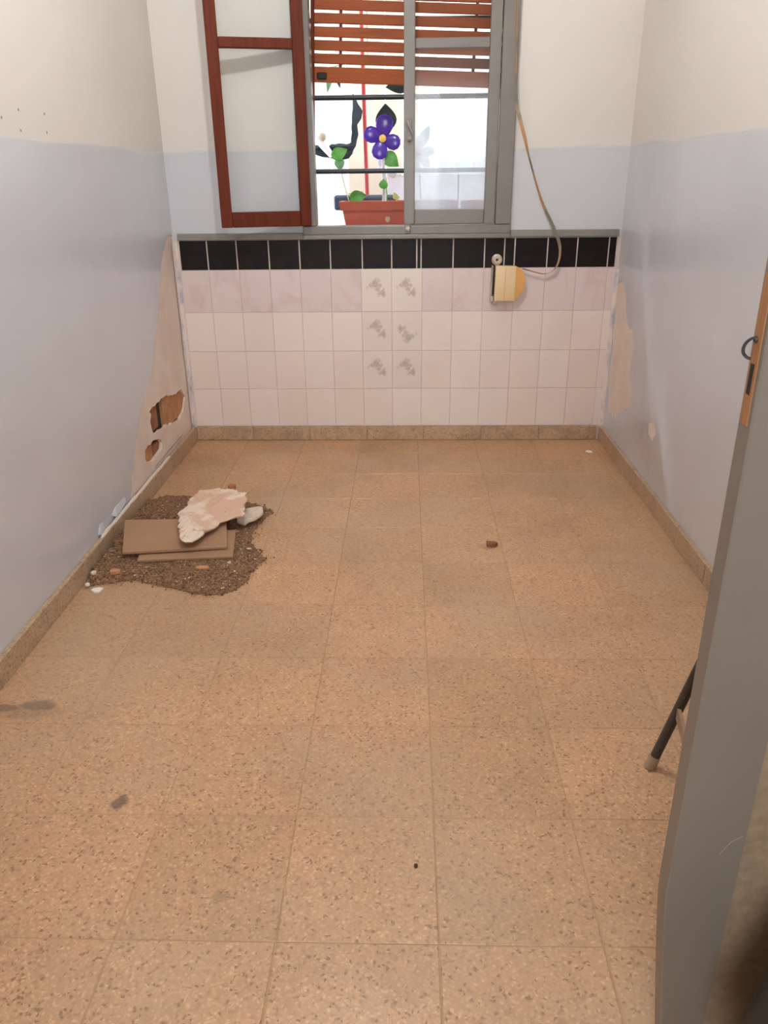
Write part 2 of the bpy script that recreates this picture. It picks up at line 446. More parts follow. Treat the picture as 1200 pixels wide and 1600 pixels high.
def blob_bm(c, s, seed=0, sub=2, amp=0.15, flat=False):
    bm = bmesh.new(); bmesh.ops.create_icosphere(bm, subdivisions=sub, radius=1)
    for v in bm.verts:
        k = 1 + amp * noise.noise(v.co * 1.7 + Vector((seed * 3.1, seed * 1.7, 0)))
        v.co = Vector((v.co.x * s[0] * k, v.co.y * s[1] * k, v.co.z * s[2] * k)) + Vector(c)
    return bm
def slab_bm(outline, zf, thick, seed=0, amp=0.003, inner=0.45):
    """irregular slab on a closed outline; zf(x,y) gives the underside"""
    bm = bmesh.new(); rnd = random.Random(seed); n = len(outline)
    cx = sum(p[0] for p in outline) / n; cy = sum(p[1] for p in outline) / n
    def ring(k, dz, j): return [bm.verts.new((cx + (x - cx) * k, cy + (y - cy) * k, zf(cx + (x - cx) * k, cy + (y - cy) * k) + dz + rnd.uniform(-j, j))) for x, y in outline]
    b0 = ring(0.985, 0, amp * .4); e = ring(1.0, thick * .6, amp); t1 = ring(0.955, thick, amp); t2 = ring(0.7, thick, amp); t3 = ring(inner, thick, amp)
    for A, B in ((b0, e), (e, t1), (t1, t2), (t2, t3)):
        for k in range(n): bm.faces.new((A[k], A[(k + 1) % n], B[(k + 1) % n], B[k]))
    c = bm.verts.new((cx, cy, zf(cx, cy) + thick))
    for k in range(n): bm.faces.new((t3[k], t3[(k + 1) % n], c))
    bm.faces.new(b0[::-1])
    return bm

# ================================================================== SETTING
# ---- floor: base with laid terrazzo tiles
floor = obj('floor', box_bm(XL, XR, YN, D + 0.006, -0.12, -0.0016), M['grout']); tag(floor, kind='structure')
GX, GY, GP, GQ, GAP = 0.06, 0.993, 0.2975, 0.3045, 0.0021
def floor_tile_mesh(w, h, j):
    bm = box_bm(-w / 2, w / 2, -h / 2, h / 2, -0.018, 0.0)
    bmesh.ops.bevel(bm, geom=[e for e in bm.edges if all(v.co.z > -0.001 for v in e.verts)], offset=0.0014, segments=1, affect='EDGES')
    bmesh.ops.recalc_face_normals(bm, faces=bm.faces[:])
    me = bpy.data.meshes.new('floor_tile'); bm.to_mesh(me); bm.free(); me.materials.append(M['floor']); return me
cache = {}
rnd = random.Random(5)
for i in range(-5, 5):
    for j in range(-8, 11):
        x0, x1 = max(GX + i * GP, XL + 0.001), min(GX + (i + 1) * GP, XR - 0.001)
        y0, y1 = max(GY + j * GQ, YN + 0.001), min(GY + (j + 1) * GQ, D - 0.001)
        if x1 - x0 < 0.02 or y1 - y0 < 0.02: continue
        w, h = round(x1 - x0 - GAP, 4), round(y1 - y0 - GAP, 4)
        me = cache.get((w, h)) or cache.setdefault((w, h), floor_tile_mesh(w, h, 0))
        o = link('tile', me, None, floor)
        o.location = ((x0 + x1) / 2, (y0 + y1) / 2, -rnd.uniform(0, 0.0005))

# ---- ceiling and near wall (behind the camera)
ceil_ = obj('ceiling', box_bm(XL - 0.2, XR + 0.2, YN - 0.2, D + 0.22, ZC, ZC + 0.15), M['ceiling']); tag(ceil_, kind='structure')
near = obj('wall_near', plate_bm([(XL - 0.2, -0.12), (-0.6, -0.12), (-0.6, 2.12), (0.4, 2.12), (0.4, -0.12), (XR + 0.2, -0.12), (XR + 0.2, ZC), (XL - 0.2, ZC)], [],
           lambda u, v, w: Vector((u, YN - w, v)), 0.15), M['wall']); tag(near, kind='structure')

hw = obj('wall_hall_added', plate_bm([(XL - 0.2, YN - 0.15), (XL - 0.2, -2.8), (XR + 0.2, -2.8), (XR + 0.2, YN - 0.15), (XR + 0.3, YN - 0.15), (XR + 0.3, -2.9), (XL - 0.3, -2.9), (XL - 0.3, YN - 0.15)], [],
         lambda u, v, w: Vector((u, v, -0.12 + w)), ZC + 0.12), M['wall']); tag(hw, kind='structure')  # unseen shell, walls to ceiling, added to stop sky leaking through the doorway
hf = obj('floor_hall_added', box_bm(XL - 0.3, XR + 0.3, -2.9, YN, -0.12, -0.002), M['skirt']); tag(hf, kind='structure')
hc = obj('ceiling_hall_added', box_bm(XL - 0.3, XR + 0.3, -2.9, YN - 0.2, ZC, ZC + 0.15), M['ceiling']); tag(hc, kind='structure')

# ---- back wall with window hole
WX0, WX1, WZ0, WZ1 = -0.455, 0.447, 1.03, 2.43
back = obj('wall_back', plate_bm([(XL - 0.2, -0.12), (XR + 0.2, -0.12), (XR + 0.2, ZC), (XL - 0.2, ZC)],
           [[(WX0, WZ0), (WX1, WZ0), (WX1, WZ1), (WX0, WZ1)]], lambda u, v, w: Vector((u, D + 0.006 + w, v)), 0.22), M['wall']); tag(back, kind='structure')
bed = obj('tile_bed', box_bm(XL, XR, D + 0.003, D + 0.006, 0.0, 1.005), M['tile_bed'], back)
def wall_tile_mesh(w, h, mat):
    bm = box_bm(-w / 2, w / 2, 0, 0.0045, -h / 2, h / 2)
    bmesh.ops.bevel(bm, geom=[e for e in bm.edges if all(v.co.y < 0.001 for v in e.verts)], offset=0.0012, segments=1, affect='EDGES')
    bmesh.ops.recalc_face_normals(bm, faces=bm.faces[:])
    me = bpy.data.meshes.new('wall_tile'); bm.to_mesh(me); bm.free(); me.materials.append(mat); return me
ROWS = [0.077, 0.276, 0.470, 0.664, 0.868]
cache = {}
rnd = random.Random(11)
for r in range(4):
    for k in range(-7, 8):
        x0 = -0.0715 + 0.1486 * k; x1 = x0 + 0.1486
        if k == -7: x0 = -1.104
        x1 = min(x1, 1.012)
        motif = k in (-1, 0) and r >= 1
        mk = 'tile_pink' if r == 3 else 'tile'
        if motif: mk = 'tile_motif_pink' if r == 3 else 'tile_motif_grey'
        w, h = round(x1 - x0 - 0.0018, 4), round(ROWS[r + 1] - ROWS[r] - 0.002, 4)
        key = (w, h, mk)
        me = cache.get(key) or cache.setdefault(key, wall_tile_mesh(w, h, M[mk]))
        o = link('tile', me, None, back)
        o.location = ((x0 + x1) / 2, D + rnd.uniform(-0.0006, 0.0006), (ROWS[r] + ROWS[r + 1]) / 2)
        if motif: o['label'] = 'cream tile with faded pink flower print' if r == 3 else 'cream tile with faded grey flower print'
        if motif and r == 2 and k == 0: o.rotation_euler = (0, math.pi, 0)     # this one was laid upside down
BX = [-1.099, -0.964, -0.821, -0.665, -0.516, -0.367, -0.213, -0.071, 0.050, 0.071, 0.225, 0.375, 0.470, 0.519, 0.675, 0.816, 0.965, 1.002]
for a, b in zip(BX, BX[1:]):
    o = link('black_tile', wall_tile_mesh(b - a - 0.0065, 0.134, M['tile_black']), None, back)
    o.location = ((a + b) / 2, D - 0.001, 0.936)
# painted strips over the tiling
t1 = obj('trim_1', box_bm(-1.10, -0.491, D - 0.012, D + 0.006, 1.005, 1.036, 0.004, 2), M['ledge']); tag(t1, 'narrow grey painted strip above black tiles, left of window', kind='structure')
t2 = obj('trim_2', box_bm(0.491, 1.006, D - 0.012, D + 0.006, 1.008, 1.040, 0.004, 2), M['ledge']); tag(t2, 'narrow grey painted strip above black tiles, right of window', kind='structure')
# plaster fillets in the two corners
def fillet(name, xc, sgn, z0, z1, r, mat, label):
    bm = bmesh.new(); n = 6; rings = []; rr = random.Random(3)
    m = 24
    for j in range(m + 1):
        z = z0 + (z1 - z0) * j / m; k = r * rr.uniform(0.8, 1.2)
        ring = [Vector((xc, D + 0.005, z))]
        for i in range(n + 1):
            a = math.pi / 2 * i / n
            ring.append(Vector((xc + sgn * (k - k * math.sin(a)), D + 0.004 - (k - k * math.cos(a)), z)))
        rings.append([bm.verts.new(v) for v in ring])
    for A, B in zip(rings, rings[1:]):
        q = len(A)
        for i in range(q): bm.faces.new((A[i], A[(i + 1) % q], B[(i + 1) % q], B[i]))
    bm.faces.new(rings[0]); bm.faces.new(rings[-1][::-1])
    o = obj(name, bm, mat, None, True); tag(o, label, kind='structure'); return o
fillet('trim_3', XL - 0.001, 1, 0.07, 1.0, 0.026, M['smear'], 'rough plaster fillet smeared with blue paint in left corner')
fillet('trim_4', XR + 0.001, -1, 0.07, 0.86, 0.03, M['smear'], 'rough plaster fillet smeared with blue paint in right corner')

# ---- left wall: paint coat cut away over bare plaster, plaster broken over bricks
edge_l = [(D + 0.006, 1.028), (3.90, 1.032), (3.864, 1.023), (3.813, 1.004), (3.75, 0.953), (3.665, 0.849), (3.579, 0.719), (3.508, 0.646), (3.457, 0.57), (3.408, 0.523), (3.368, 0.475), (3.28, 0.441), (3.21, 0.403), (3.145, 0.352), (3.078, 0.275), (3.018, 0.211), (2.971, 0.159), (2.933, 0.089), (2.905, 0.0)]
edge_l = rough_line(edge_l, 0.018, 0.006, 4, False)
wl_out = [(D + 0.006, ZC), (YN, ZC), (YN, -0.0)] + [(2.905, 0.0)] + edge_l[::-1][1:]
PT = 0.006
wall_left = obj('wall_left', plate_bm(wl_out, [], lambda u, v, w: Vector((XL - w, u, v)), PT), M['wall']); tag(wall_left, kind='structure')
hole1 = rough_line([(3.816, 0.304), (3.872, 0.255), (3.827, 0.207), (3.741, 0.178), (3.63, 0.192), (3.521, 0.209), (3.45, 0.213), (3.384, 0.218), (3.334, 0.228), (3.31, 0.25), (3.291, 0.294), (3.322, 0.321), (3.303, 0.343), (3.388, 0.342), (3.542, 0.346), (3.661, 0.317)][::-1], 0.03, 0.006, 7)
hole2 = rough_line([(3.409, 0.179), (3.42, 0.157), (3.406, 0.133), (3.315, 0.124), (3.229, 0.126), (3.189, 0.142), (3.172, 0.166), (3.175, 0.201), (3.226, 0.206), (3.291, 0.205)][::-1], 0.03, 0.005, 8)
hole3 = rough_line([(3.78, 0.094), (3.76, 0.085), (3.52, 0.082), (3.30, 0.080), (3.29, 0.088), (3.5, 0.094)][::-1], 0.06, 0.002, 9)
PD = 0.016
plaster = obj('plaster_layer', plate_bm([(2.80, -0.1), (D + 0.006, -0.1), (D + 0.006, 1.10), (2.80, 1.10)], [hole1, hole2, hole3], lambda u, v, w: Vector((XL - PT + 0.0015 - w, u, v)), PD), M['plaster'], wall_left)
plaster['label'] = 'bare cream plaster where blue paint has come off'
obj('wall_core', box_bm(XL - 0.25, XL - PT - PD - 0.012, YN, D + 0.2, -0.12, ZC), M['mortar'], wall_left)
for (y0, y1, z0, z1, dx, mk, lb) in ((3.53, 3.93, 0.185, 0.36, 0.008, 'brick', 'pale orange brick exposed in the broken plaster'), (3.10, 3.455, 0.225, 0.385, 0.016, 'brick_dark', None),
                                     (3.33, 3.62, 0.05, 0.176, 0.014, 'brick_dark', None), (3.02, 3.315, 0.05, 0.212, 0.013, 'brick', None), (3.64, 3.92, 0.02, 0.172, 0.013, 'brick', None)):
    bm = box_bm(XL - PT - PD - 0.04, XL - PT - dx, y0, y1, z0, z1, 0.006, 2)
    o = obj('brick', bm, M[mk], wall_left)
    if lb: o['label'] = lb
for (y, z) in ((2.397, 1.442), (2.511, 1.469), (2.688, 1.469), (2.504, 1.414), (2.685, 1.417)):
    bm = lathe_bm([(0.0038, 0), (0.0038, 0.0016), (0.0022, 0.0022)], 8)
    for v in bm.verts: v.co = Vector((XL + v.co.z - 0.0005, y + v.co.x, z + v.co.y))
    obj('wall_plug', bm, M['plug'], wall_left)
def flake(wall, x, sgn, pts, curl, mat, label=None):
    bm = bmesh.new(); n = len(pts)
    zt = max(p[1] for p in pts); zb = min(p[1] for p in pts)
    A = [bm.verts.new((x + sgn * (0.001 + curl * ((zt - v) / (zt - zb)) ** 2), u, v)) for u, v in pts]
    B = [bm.verts.new((x + sgn * (-0.002 + curl * ((zt - v) / (zt - zb)) ** 2), u, v)) for u, v in pts]
    bm.faces.new(A); bm.faces.new(B[::-1])
    for k in range(n): bm.faces.new((A[k], A[(k + 1) % n], B[(k + 1) % n], B[k]))
    o = obj('paint_flake', bm, mat, wall)
    if label: o['label'] = label
flake(wall_left, XL, 1, [(2.70, 0.102), (2.76, 0.118), (2.86, 0.116), (2.85, 0.098), (2.78, 0.092), (2.72, 0.090)], 0.012, M['wall'], 'curled blue paint flake above left skirting')
flake(wall_left, XL, 1, [(2.55, 0.090), (2.59, 0.118), (2.62, 0.112), (2.61, 0.088), (2.57, 0.082)], 0.008, M['wall'])

# ---- right wall: scraped paint near the corner
patch_r = rough_line([(3.93, 0.783), (3.82, 0.82), (3.749, 0.736), (3.697, 0.643), (3.592, 0.632), (3.543, 0.57), (3.553, 0.466), (3.534, 0.397), (3.485, 0.335), (3.508, 0.284), (3.632, 0.248), (3.702, 0.181), (3.861, 0.184), (3.888, 0.309), (3.902, 0.435), (3.925, 0.616)][::-1], 0.03, 0.010, 12)
chip_r = rough_line([(3.18, 0.27), (3.20, 0.315), (3.13, 0.335), (3.09, 0.30), (3.12, 0.26)], 0.02, 0.004, 13)
wall_right = obj('wall_right', plate_bm([(YN, 0.0), (D + 0.006, 0.0), (D + 0.006, ZC), (YN, ZC)], [patch_r, chip_r], lambda u, v, w: Vector((XR + w, u, v)), 0.0022), M['wall']); tag(wall_right, kind='structure')
pr = obj('plaster_layer', box_bm(XR + 0.0018, XR + 0.2, YN, D + 0.2, -0.12, ZC), M['plaster'], wall_right); pr['label'] = 'bare beige plaster where blue paint was scraped off'

# ---- skirting: short terrazzo lengths
def skirting(name, axis, a, b, step, front, label):
    root = empty(name); tag(root, label, kind='structure')
    n = int(math.ceil((b - a) / step)); rr = random.Random(hash(name) % 99 if False else len(name))
    for i in range(n):
        p, q = a + i * step + 0.0008, min(a + (i + 1) * step, b) - 0.0008
        if q - p < 0.01: continue
        h = 0.076 + rr.uniform(-0.0015, 0.0015); f = rr.uniform(-0.0008, 0.0008)
        if axis == 'x': bm = box_bm(p, q, front + f, D + 0.006, 0.0, h, 0.003, 2); mk = 'skirt'
        elif front < 0: bm = box_bm(XL, front + f, p, q, 0.0, h, 0.003, 2); mk = 'skirt_side'
        else: bm = box_bm(front + f, XR, p, q, 0.0, h, 0.003, 2); mk = 'skirt_side'
        obj('skirting_tile', bm, M[mk], root)
    return root
skirting('baseboard_back', 'x', XL + 0.018, XR - 0.018, 0.30, D - 0.004, 'brown speckled terrazzo skirting under the wall tiles')
sl = skirting('baseboard_left', 'y', YN, D - 0.004, 0.305, -1.107, 'brown speckled terrazzo skirting along the left wall')
skirting('baseboard_right', 'y', YN, D - 0.004, 0.305, 1.002, 'brown speckled terrazzo skirting along the right wall')
# plaster line caked on top of the left skirting
bm = bmesh.new(); rr = random.Random(2); y = 2.55; pts = []
while y < 3.45:
    pts.append((-1.114 + rr.uniform(-.002, .002), y, 0.078)); y += 0.03
obj('plaster_crust', tube_bm(pts, [0.004 + 0.004 * rr.random() for _ in pts], 6), M['plaster'], sl)

# ---- window: frame, closed right casement, open left casement
win = empty('window_1', (0, D, 1.0)); tag(win, 'grey painted casement window, left leaf swung open showing brown side', kind='structure')
win.matrix_world = Matrix.Translation((0, 0, 0))
win.location = (0, 0, 0)
FY0, FY1 = D - 0.026, D + 0.06
box('frame_rail', -0.49, 0.49, FY0, FY1, 1.026, 1.066, M['frame'], win, 0.004, 2)
box('frame_sill', -0.491, 0.491, FY0 - 0.010, FY1, 1.006, 1.027, M['frame'], win, 0.004, 2)
box('frame_jamb', -0.489, -0.424, FY0, FY1, 1.067, 2.382, M['frame'], win, 0.004, 2)
box('frame_jamb', 0.4165, 0.489, FY0, FY1, 1.067, 2.382, M['frame'], win, 0.004, 2)
box('frame_head', -0.49, 0.49, FY0, FY1, 2.383, 2.46, M['frame'], win, 0.004, 2)
def casement(w, mat, pmat, T=0.034, low=None):
    root = empty('casement'); root.parent = win
    z0, z1 = 1.070, 2.378
    st = 0.050
    h = T / 2
    def part(n, *a): return obj(n, box_bm(*a, 0.004, 2), mat, root)
    part('stile', 0, st, -h, h, z0, z1); part('stile', w - st, w, -h, h, z0, z1)
    part('rail', st, w - st, -h * .92, h * .92, z0, 1.136)
    part('rail', st, w - st, -h * .92, h * .92, 1.788, 1.829)
    part('rail', st, w - st, -h * .92, h * .92, 2.325, z1)
    p = box('pane', st - 0.004, w - st + 0.004, -0.002, 0.002, 1.132, 1.792, low or pmat, root, 0)
    box('pane', st - 0.004, w - st + 0.004, -0.002, 0.002, 1.826, 2.33, pmat, root, 0)
    return root
cr = casement(0.424, M['frame'], M['clear'], low=M['dusty']); cr.location = (-0.0115, D - 0.012, 0)
cr['label'] = 'closed grey right leaf with dusty lower pane'
cl = casement(0.414, M['brown'], M['clear']); cl['label'] = 'open left leaf in brown varnished wood'
hx, hy = -0.446, D - 0.050; ang = math.atan2(0.104, 0.40)
cl.location = (hx, hy, 0); cl.rotation_euler = (0, 0, math.pi + ang)
for z in (1.22, 2.22):
    obj('hinge', tube_bm([(hx + 0.004, hy + 0.012, z - 0.03), (hx + 0.004, hy + 0.012, z + 0.03)], 0.006, 8), M['frame'], win)
# latch on the meeting stile and knob on the frame
box('latch_plate', 0.002, 0.026, D - 0.034, D - 0.028, 1.425, 1.515, M['frame'], cr, 0.002).matrix_parent_inverse = cr.matrix_world.inverted()
def under(o, p):
    o.parent = p; bpy.context.view_layer.update(); o.matrix_parent_inverse = p.matrix_world.inverted(); return o
bpy.context.view_layer.update()
for o in list(cr.children):
    if o.name.startswith('latch_plate'): o.matrix_parent_inverse = cr.matrix_world.inverted()
lv = tube('latch_lever', [(0.002, D - 0.040, 1.505), (0.010, D - 0.050, 1.49), (0.022, D - 0.056, 1.467), (0.028, D - 0.054, 1.455)], [0.007, 0.008, 0.007, 0.005], M['lever']); under(lv, cr)
kb = obj('latch_knob', blob_bm((0.014, D - 0.044, 1.435), (0.012, 0.012, 0.014), 1, 2, 0.05), M['lever'], None, True); under(kb, cr)
obj('bolt_knob', blob_bm((0.008, D - 0.034, 1.050), (0.013, 0.012, 0.015), 2, 2, 0.08), M['screw_plate'], win, True)
box('bolt_keeper', -0.004, 0.020, D - 0.036, D - 0.026, 1.030, 1.072, M['frame'], win, 0.002)

# ---- outside shell: sill ledge and yard ground
lg = obj('trim_5', box_bm(-0.85, 0.85, D + 0.227, D + 0.62, 0.93, 1.0, 0.006, 2), M['render']); tag(lg, 'outer window ledge under the planters', kind='structure')
yd = obj('yard_ground', box_bm(-5, 5, D + 0.227, 12, -0.2, 0.0), M['yard']); tag(yd, kind='structure')

# ================================================================== THINGS AT THE WINDOW
# roller shutter, half lowered
sh = empty('roller_shutter', (0, D + 0.12, 1.6615), (0, math.radians(2.45), 0)); tag(sh, 'half lowered brown wooden roller shutter with gaps between its slats', 'shutter')
zz = 0.0; SX0, SX1 = -0.423, 0.413
tops = []
for k in range(14):
    hgt = 0.064 if k == 0 else 0.0410
    gap = 0.0115
    if k == 5: gap = 0.004
    if zz + hgt > 0.735: break
    obj('slat', box_bm(SX0, SX1, -0.007, 0.007, zz, zz + hgt, 0.003, 2), M['slat'], sh)
    for lx in (-0.304, 0.02, 0.30):
        box('slat_link', lx - 0.007, lx + 0.007, -0.004, 0.004, zz + hgt - 0.004, zz + hgt + gap + 0.004, M['brown'], sh, 0.001)
    zz += hgt + gap
for gx in ((-0.4385, -0.4225), (0.4125, 0.4285)): box('guide_rail', gx[0], gx[1], -0.014, 0.014, -0.62, 0.70, M['brown'], sh, 0.001)
box('pull_stop', -0.410, -0.365, -0.016, -0.0065, 0.012, 0.040, M['black'], sh, 0.006, 2)
# iron bars across the opening
gr = empty('window_bars', (0, D + 0.175, 1.3)); tag(gr, 'black iron bars running level across the window opening', 'window bars')
for z in (1.304, 1.620, 1.93, 2.24):
    o = obj('bar', tube_bm([(-0.452, 0, z - 1.3), (0.444, 0, z - 1.3)], 0.0115, 10), M['dark_metal'], gr, True)

# terracotta trough planter
pl = empty('trough_planter', (-0.04, 4.33, 1.0)); tag(pl, 'terracotta red plastic trough planter with pale soil outside the window', 'planter')
def trough(x0, x1, y0, y1, z0, z1, inset, t):
    bm = bmesh.new()
    def ring(d, z, dx): return [bm.verts.new(p) for p in ((x0 + d + dx, y0 + d, z), (x1 - d - dx, y0 + d, z), (x1 - d - dx, y1 - d, z), (x0 + d + dx, y1 - d, z))]
    r = [ring(inset, z0, inset), ring(0, z1, 0), ring(t, z1, 0), ring(inset + t, z0 + t, inset)]
    for A, B in zip(r, r[1:]):
        for k in range(4): bm.faces.new((A[k], A[(k + 1) % 4], B[(k + 1) % 4], B[k]))
    bm.faces.new(r[0]); bm.faces.new(r[-1][::-1]); return bm
obj('planter_body', trough(-0.285, 0.285, -0.085, 0.085, 0.0, 0.128, 0.012, 0.004), M['terracotta'], pl)
bm = trough(-0.302, 0.302, -0.102, 0.102, 0.122, 0.164, 0.004, 0.022)
obj('planter_rim', bm, M['terracotta'], pl)
def soil_bm():
    bm = bmesh.new(); g = [[bm.verts.new((-0.28 + 0.56 * i / 24, -0.078 + 0.156 * j / 8, 0.150 + 0.012 * noise.noise(Vector((i * .9, j * .9, 1))))) for i in range(25)] for j in range(9)]
    for j in range(8):
        for i in range(24): bm.faces.new((g[j][i], g[j][i + 1], g[j + 1][i + 1], g[j + 1][i]))
    return bm
obj('soil', soil_bm(), M['soil'], pl)
em = lathe_bm([(0.016, 0), (0.016, 0.003), (0.011, 0.006)], 14)
for v in em.verts: v.co = Vector((-0.055 + v.co.x, -0.0755 - v.co.z, 0.082 + v.co.y * 1.25))
obj('round_boss', em, M['rubber'], pl)
# navy trough behind it
nv = empty('navy_planter', (-0.20, 4.485, 1.0)); tag(nv, 'dark navy planter just showing behind left end of terracotta trough', 'planter')
obj('planter_body', box_bm(-0.085, 0.15, -0.03, 0.03, 0.0, 0.14, 0.015, 3), M['navy'], nv)
obj('planter_rim', box_bm(-0.185, 0.155, -0.036, 0.036, 0.115, 0.19, 0.015, 3), M['navy'], nv)
# terracotta round pot seen through the dusty pane
rp = empty('round_pot', (0.372, 4.36, 1.0)); tag(rp, 'reddish round pot blurred behind the dusty right pane', 'planter')
obj('pot_body', lathe_bm([(0.062, 0), (0.085, 0.135), (0.078, 0.135), (0.06, 0.02)], 24), M['terracotta'], rp, True)
obj('pot_rim', lathe_bm([(0.084, 0.128), (0.092, 0.130), (0.093, 0.160), (0.084, 0.160), (0.082, 0.135)], 24), M['terracotta'], rp, True)
obj('soil', lathe_bm([(0.08, 0.13), (0.08, 0.142), (0.03, 0.15)], 20), M['soil'], rp)

def petal_bm(c, ax, L, w, th=0.010, bend=0.012):
    """flattened petal from c along ax (x,z) direction"""
    bm = bmesh.new(); bmesh.ops.create_uvsphere(bm, u_segments=12, v_segments=8, radius=1)
    a = Vector((ax[0], 0, ax[1])).normalized(); b = Vector((-a.z, 0, a.x))
    for v in bm.verts:
        s = (v.co.x + 1) / 2; wid = (0.55 + 0.75 * s - 0.25 * s * s)
        v.co = Vector(c) + a * (s * L) + b * (v.co.y * w * wid * 0.75) + Vector((0, v.co.z * th - bend * s, 0))
    return bm
def leaf_bm(c, ax, L, w, tilt=0.3):
    bm = bmesh.new(); a = Vector((ax[0], 0, ax[1])).normalized(); b = Vector((-a.z, 0, a.x)); n = 8
    fr = []; bk = []
    for i in range(n + 1):
        s = i / n; ww = w * math.sin(math.pi * min(1, s * 0.93 + 0.07) ** 0.8) * 0.5
        y = -tilt * L * s * (1 - s)
        fr.append([bm.verts.new(Vector(c) + a * s * L + b * k * ww + Vector((0, y + abs(k) * -0.15 * ww, 0))) for k in (-1, 0, 1)])
        bk.append([bm.verts.new(Vector(c) + a * s * L + b * k * ww + Vector((0, y + abs(k) * -0.15 * ww + 0.0025, 0))) for k in (-1, 0, 1)])
    for i in range(n):
        for k in range(2):
            bm.faces.new((fr[i][k], fr[i][k + 1], fr[i + 1][k + 1], fr[i + 1][k])); bm.faces.new((bk[i + 1][k], bk[i + 1][k + 1], bk[i][k + 1], bk[i][k]))
        bm.faces.new((fr[i][0], fr[i + 1][0], bk[i + 1][0], bk[i][0])); bm.faces.new((fr[i][2], bk[i][2], bk[i + 1][2], fr[i + 1][2]))
    return bm
# purple plastic flower on a white stalk
PY = 4.30
fl = empty('purple_flower', (-0.118, PY, 1.15)); tag(fl, 'artificial purple four-petal flower with yellow centre on white stalk', 'flower')
def fpart(n, bm, mat, sm=True, p=fl):
    for v in bm.verts: v.co -= Vector(p.location)
    return obj(n, bm, mat, p, sm)
C0 = (-0.118, PY, 1.452)
for ax, L, w in (((0.16, 1), 0.108, 0.066), ((-1, 0.34), 0.098, 0.058), ((1, -0.32), 0.092, 0.056), ((-0.28, -1), 0.098, 0.060)):
    fpart('petal', petal_bm(C0, ax, L, w), M['purple'])
fpart('flower_centre', blob_bm((C0[0], PY - 0.014, C0[2]), (0.018, 0.012, 0.019), 1, 2, 0.03), M['pollen'])
fpart('leaf', leaf_bm((-0.098, PY + 0.02, 1.49), (-0.05, 1), 0.12, 0.105), M['leaf_dark'])
fpart('leaf', leaf_bm((-0.112, PY + 0.015, 1.385), (0.9, -0.75), 0.095, 0.075), M['leaf'])
fpart('stalk', tube_bm([(-0.118, PY + 0.01, 1.45), (-0.116, PY + 0.012, 1.30), (-0.113, PY + 0.012, 1.15)], [0.007, 0.011, 0.011], 10), M['white_petal'])
# white flower below it
wf = empty('white_flower', (-0.105, 4.350, 1.15)); tag(wf, 'small white flower below the purple one, half behind a bar', 'flower')
for ax, L, w, c in (((-0.5, 1), 0.055, 0.032, (-0.110, 4.350, 1.315)), ((1, -0.4), 0.06, 0.034, (-0.105, 4.350, 1.308)), ((-1, -0.05), 0.035, 0.026, (-0.110, 4.350, 1.315))):
    fpart('petal', petal_bm(c, ax, L, w), M['white_petal'], True, wf)
fpart('stalk', tube_bm([(-0.108, 4.33, 1.312), (-0.100, 4.360, 1.152)], 0.004, 6), M['leaf_pale'], True, wf)
# white and pink flower behind the dusty pane
w2 = empty('pink_flower', (0.075, 4.31, 1.15)); tag(w2, 'pale pink flower blurred behind the dusty right pane', 'flower')
for ax in ((0.2, 1), (-1, 0.5), (1, 0.15), (-0.5, -1), (0.8, -0.9)):
    fpart('petal', petal_bm((0.06, 4.31, 1.385), ax, 0.085, 0.036), M['white_petal'], True, w2)
fpart('flower_centre', blob_bm((0.06, 4.296, 1.385), (0.016, 0.01, 0.016), 1, 1, 0.03), M['red_pole'], True, w2)
fpart('stalk', tube_bm([(0.06, 4.32, 1.38), (0.075, 4.33, 1.15)], 0.005, 6), M['leaf_pale'], True, w2)
fpart('leaf', leaf_bm((0.07, 4.315, 1.42), (0.5, 1), 0.10, 0.05), M['leaf_dark'], True, w2)
# sprigs in the trough
def sprig(name, label, stem, leaves):
    root = empty(name, stem[0]); tag(root, label, 'plant')
    fpart('stem', tube_bm(stem, 0.0028, 6), M['stem'], True, root)
    for (c, ax, L, w, mk) in leaves: fpart('leaf', leaf_bm(c, ax, L, w), M[mk], True, root)
sprig('leafy_sprig', 'tall thin sprig with two green leaves at left of trough', [(-0.29, 4.30, 1.15), (-0.315, 4.30, 1.24), (-0.335, 4.295, 1.33), (-0.338, 4.29, 1.38)],
      [((-0.372, 4.285, 1.372), (1, 0.42), 0.085, 0.062, 'leaf'), ((-0.338, 4.285, 1.368), (0.08, -1), 0.062, 0.05, 'leaf_pale')])
sprig('short_sprig', 'short bushy sprig of bright green leaves in terracotta trough', [(-0.245, 4.28, 1.15), (-0.25, 4.27, 1.185)],
      [((-0.285, 4.262, 1.182), (1, 0.12), 0.085, 0.062, 'leaf'), ((-0.24, 4.268, 1.18), (0.6, 1), 0.04, 0.02, 'leaf_lime'), ((-0.26, 4.27, 1.18), (-0.9, 0.6), 0.045, 0.022, 'leaf_lime')])
sprig('stalk_sprig', 'little sprig with one green leaf before the white stalk', [(-0.125, 4.27, 1.15), (-0.118, 4.27, 1.20), (-0.116, 4.27, 1.235)],
      [((-0.118, 4.266, 1.222), (0.12, 1), 0.048, 0.046, 'leaf')])
sprig('lime_sprig', 'tiny yellow-green sprout at right of the trough soil', [(-0.05, 4.28, 1.15), (-0.052, 4.28, 1.178)],
      [((-0.052, 4.276, 1.172), (-0.3, 1), 0.035, 0.028, 'leaf_lime'), ((-0.052, 4.276, 1.172), (0.8, 0.5), 0.022, 0.018, 'leaf_lime')])
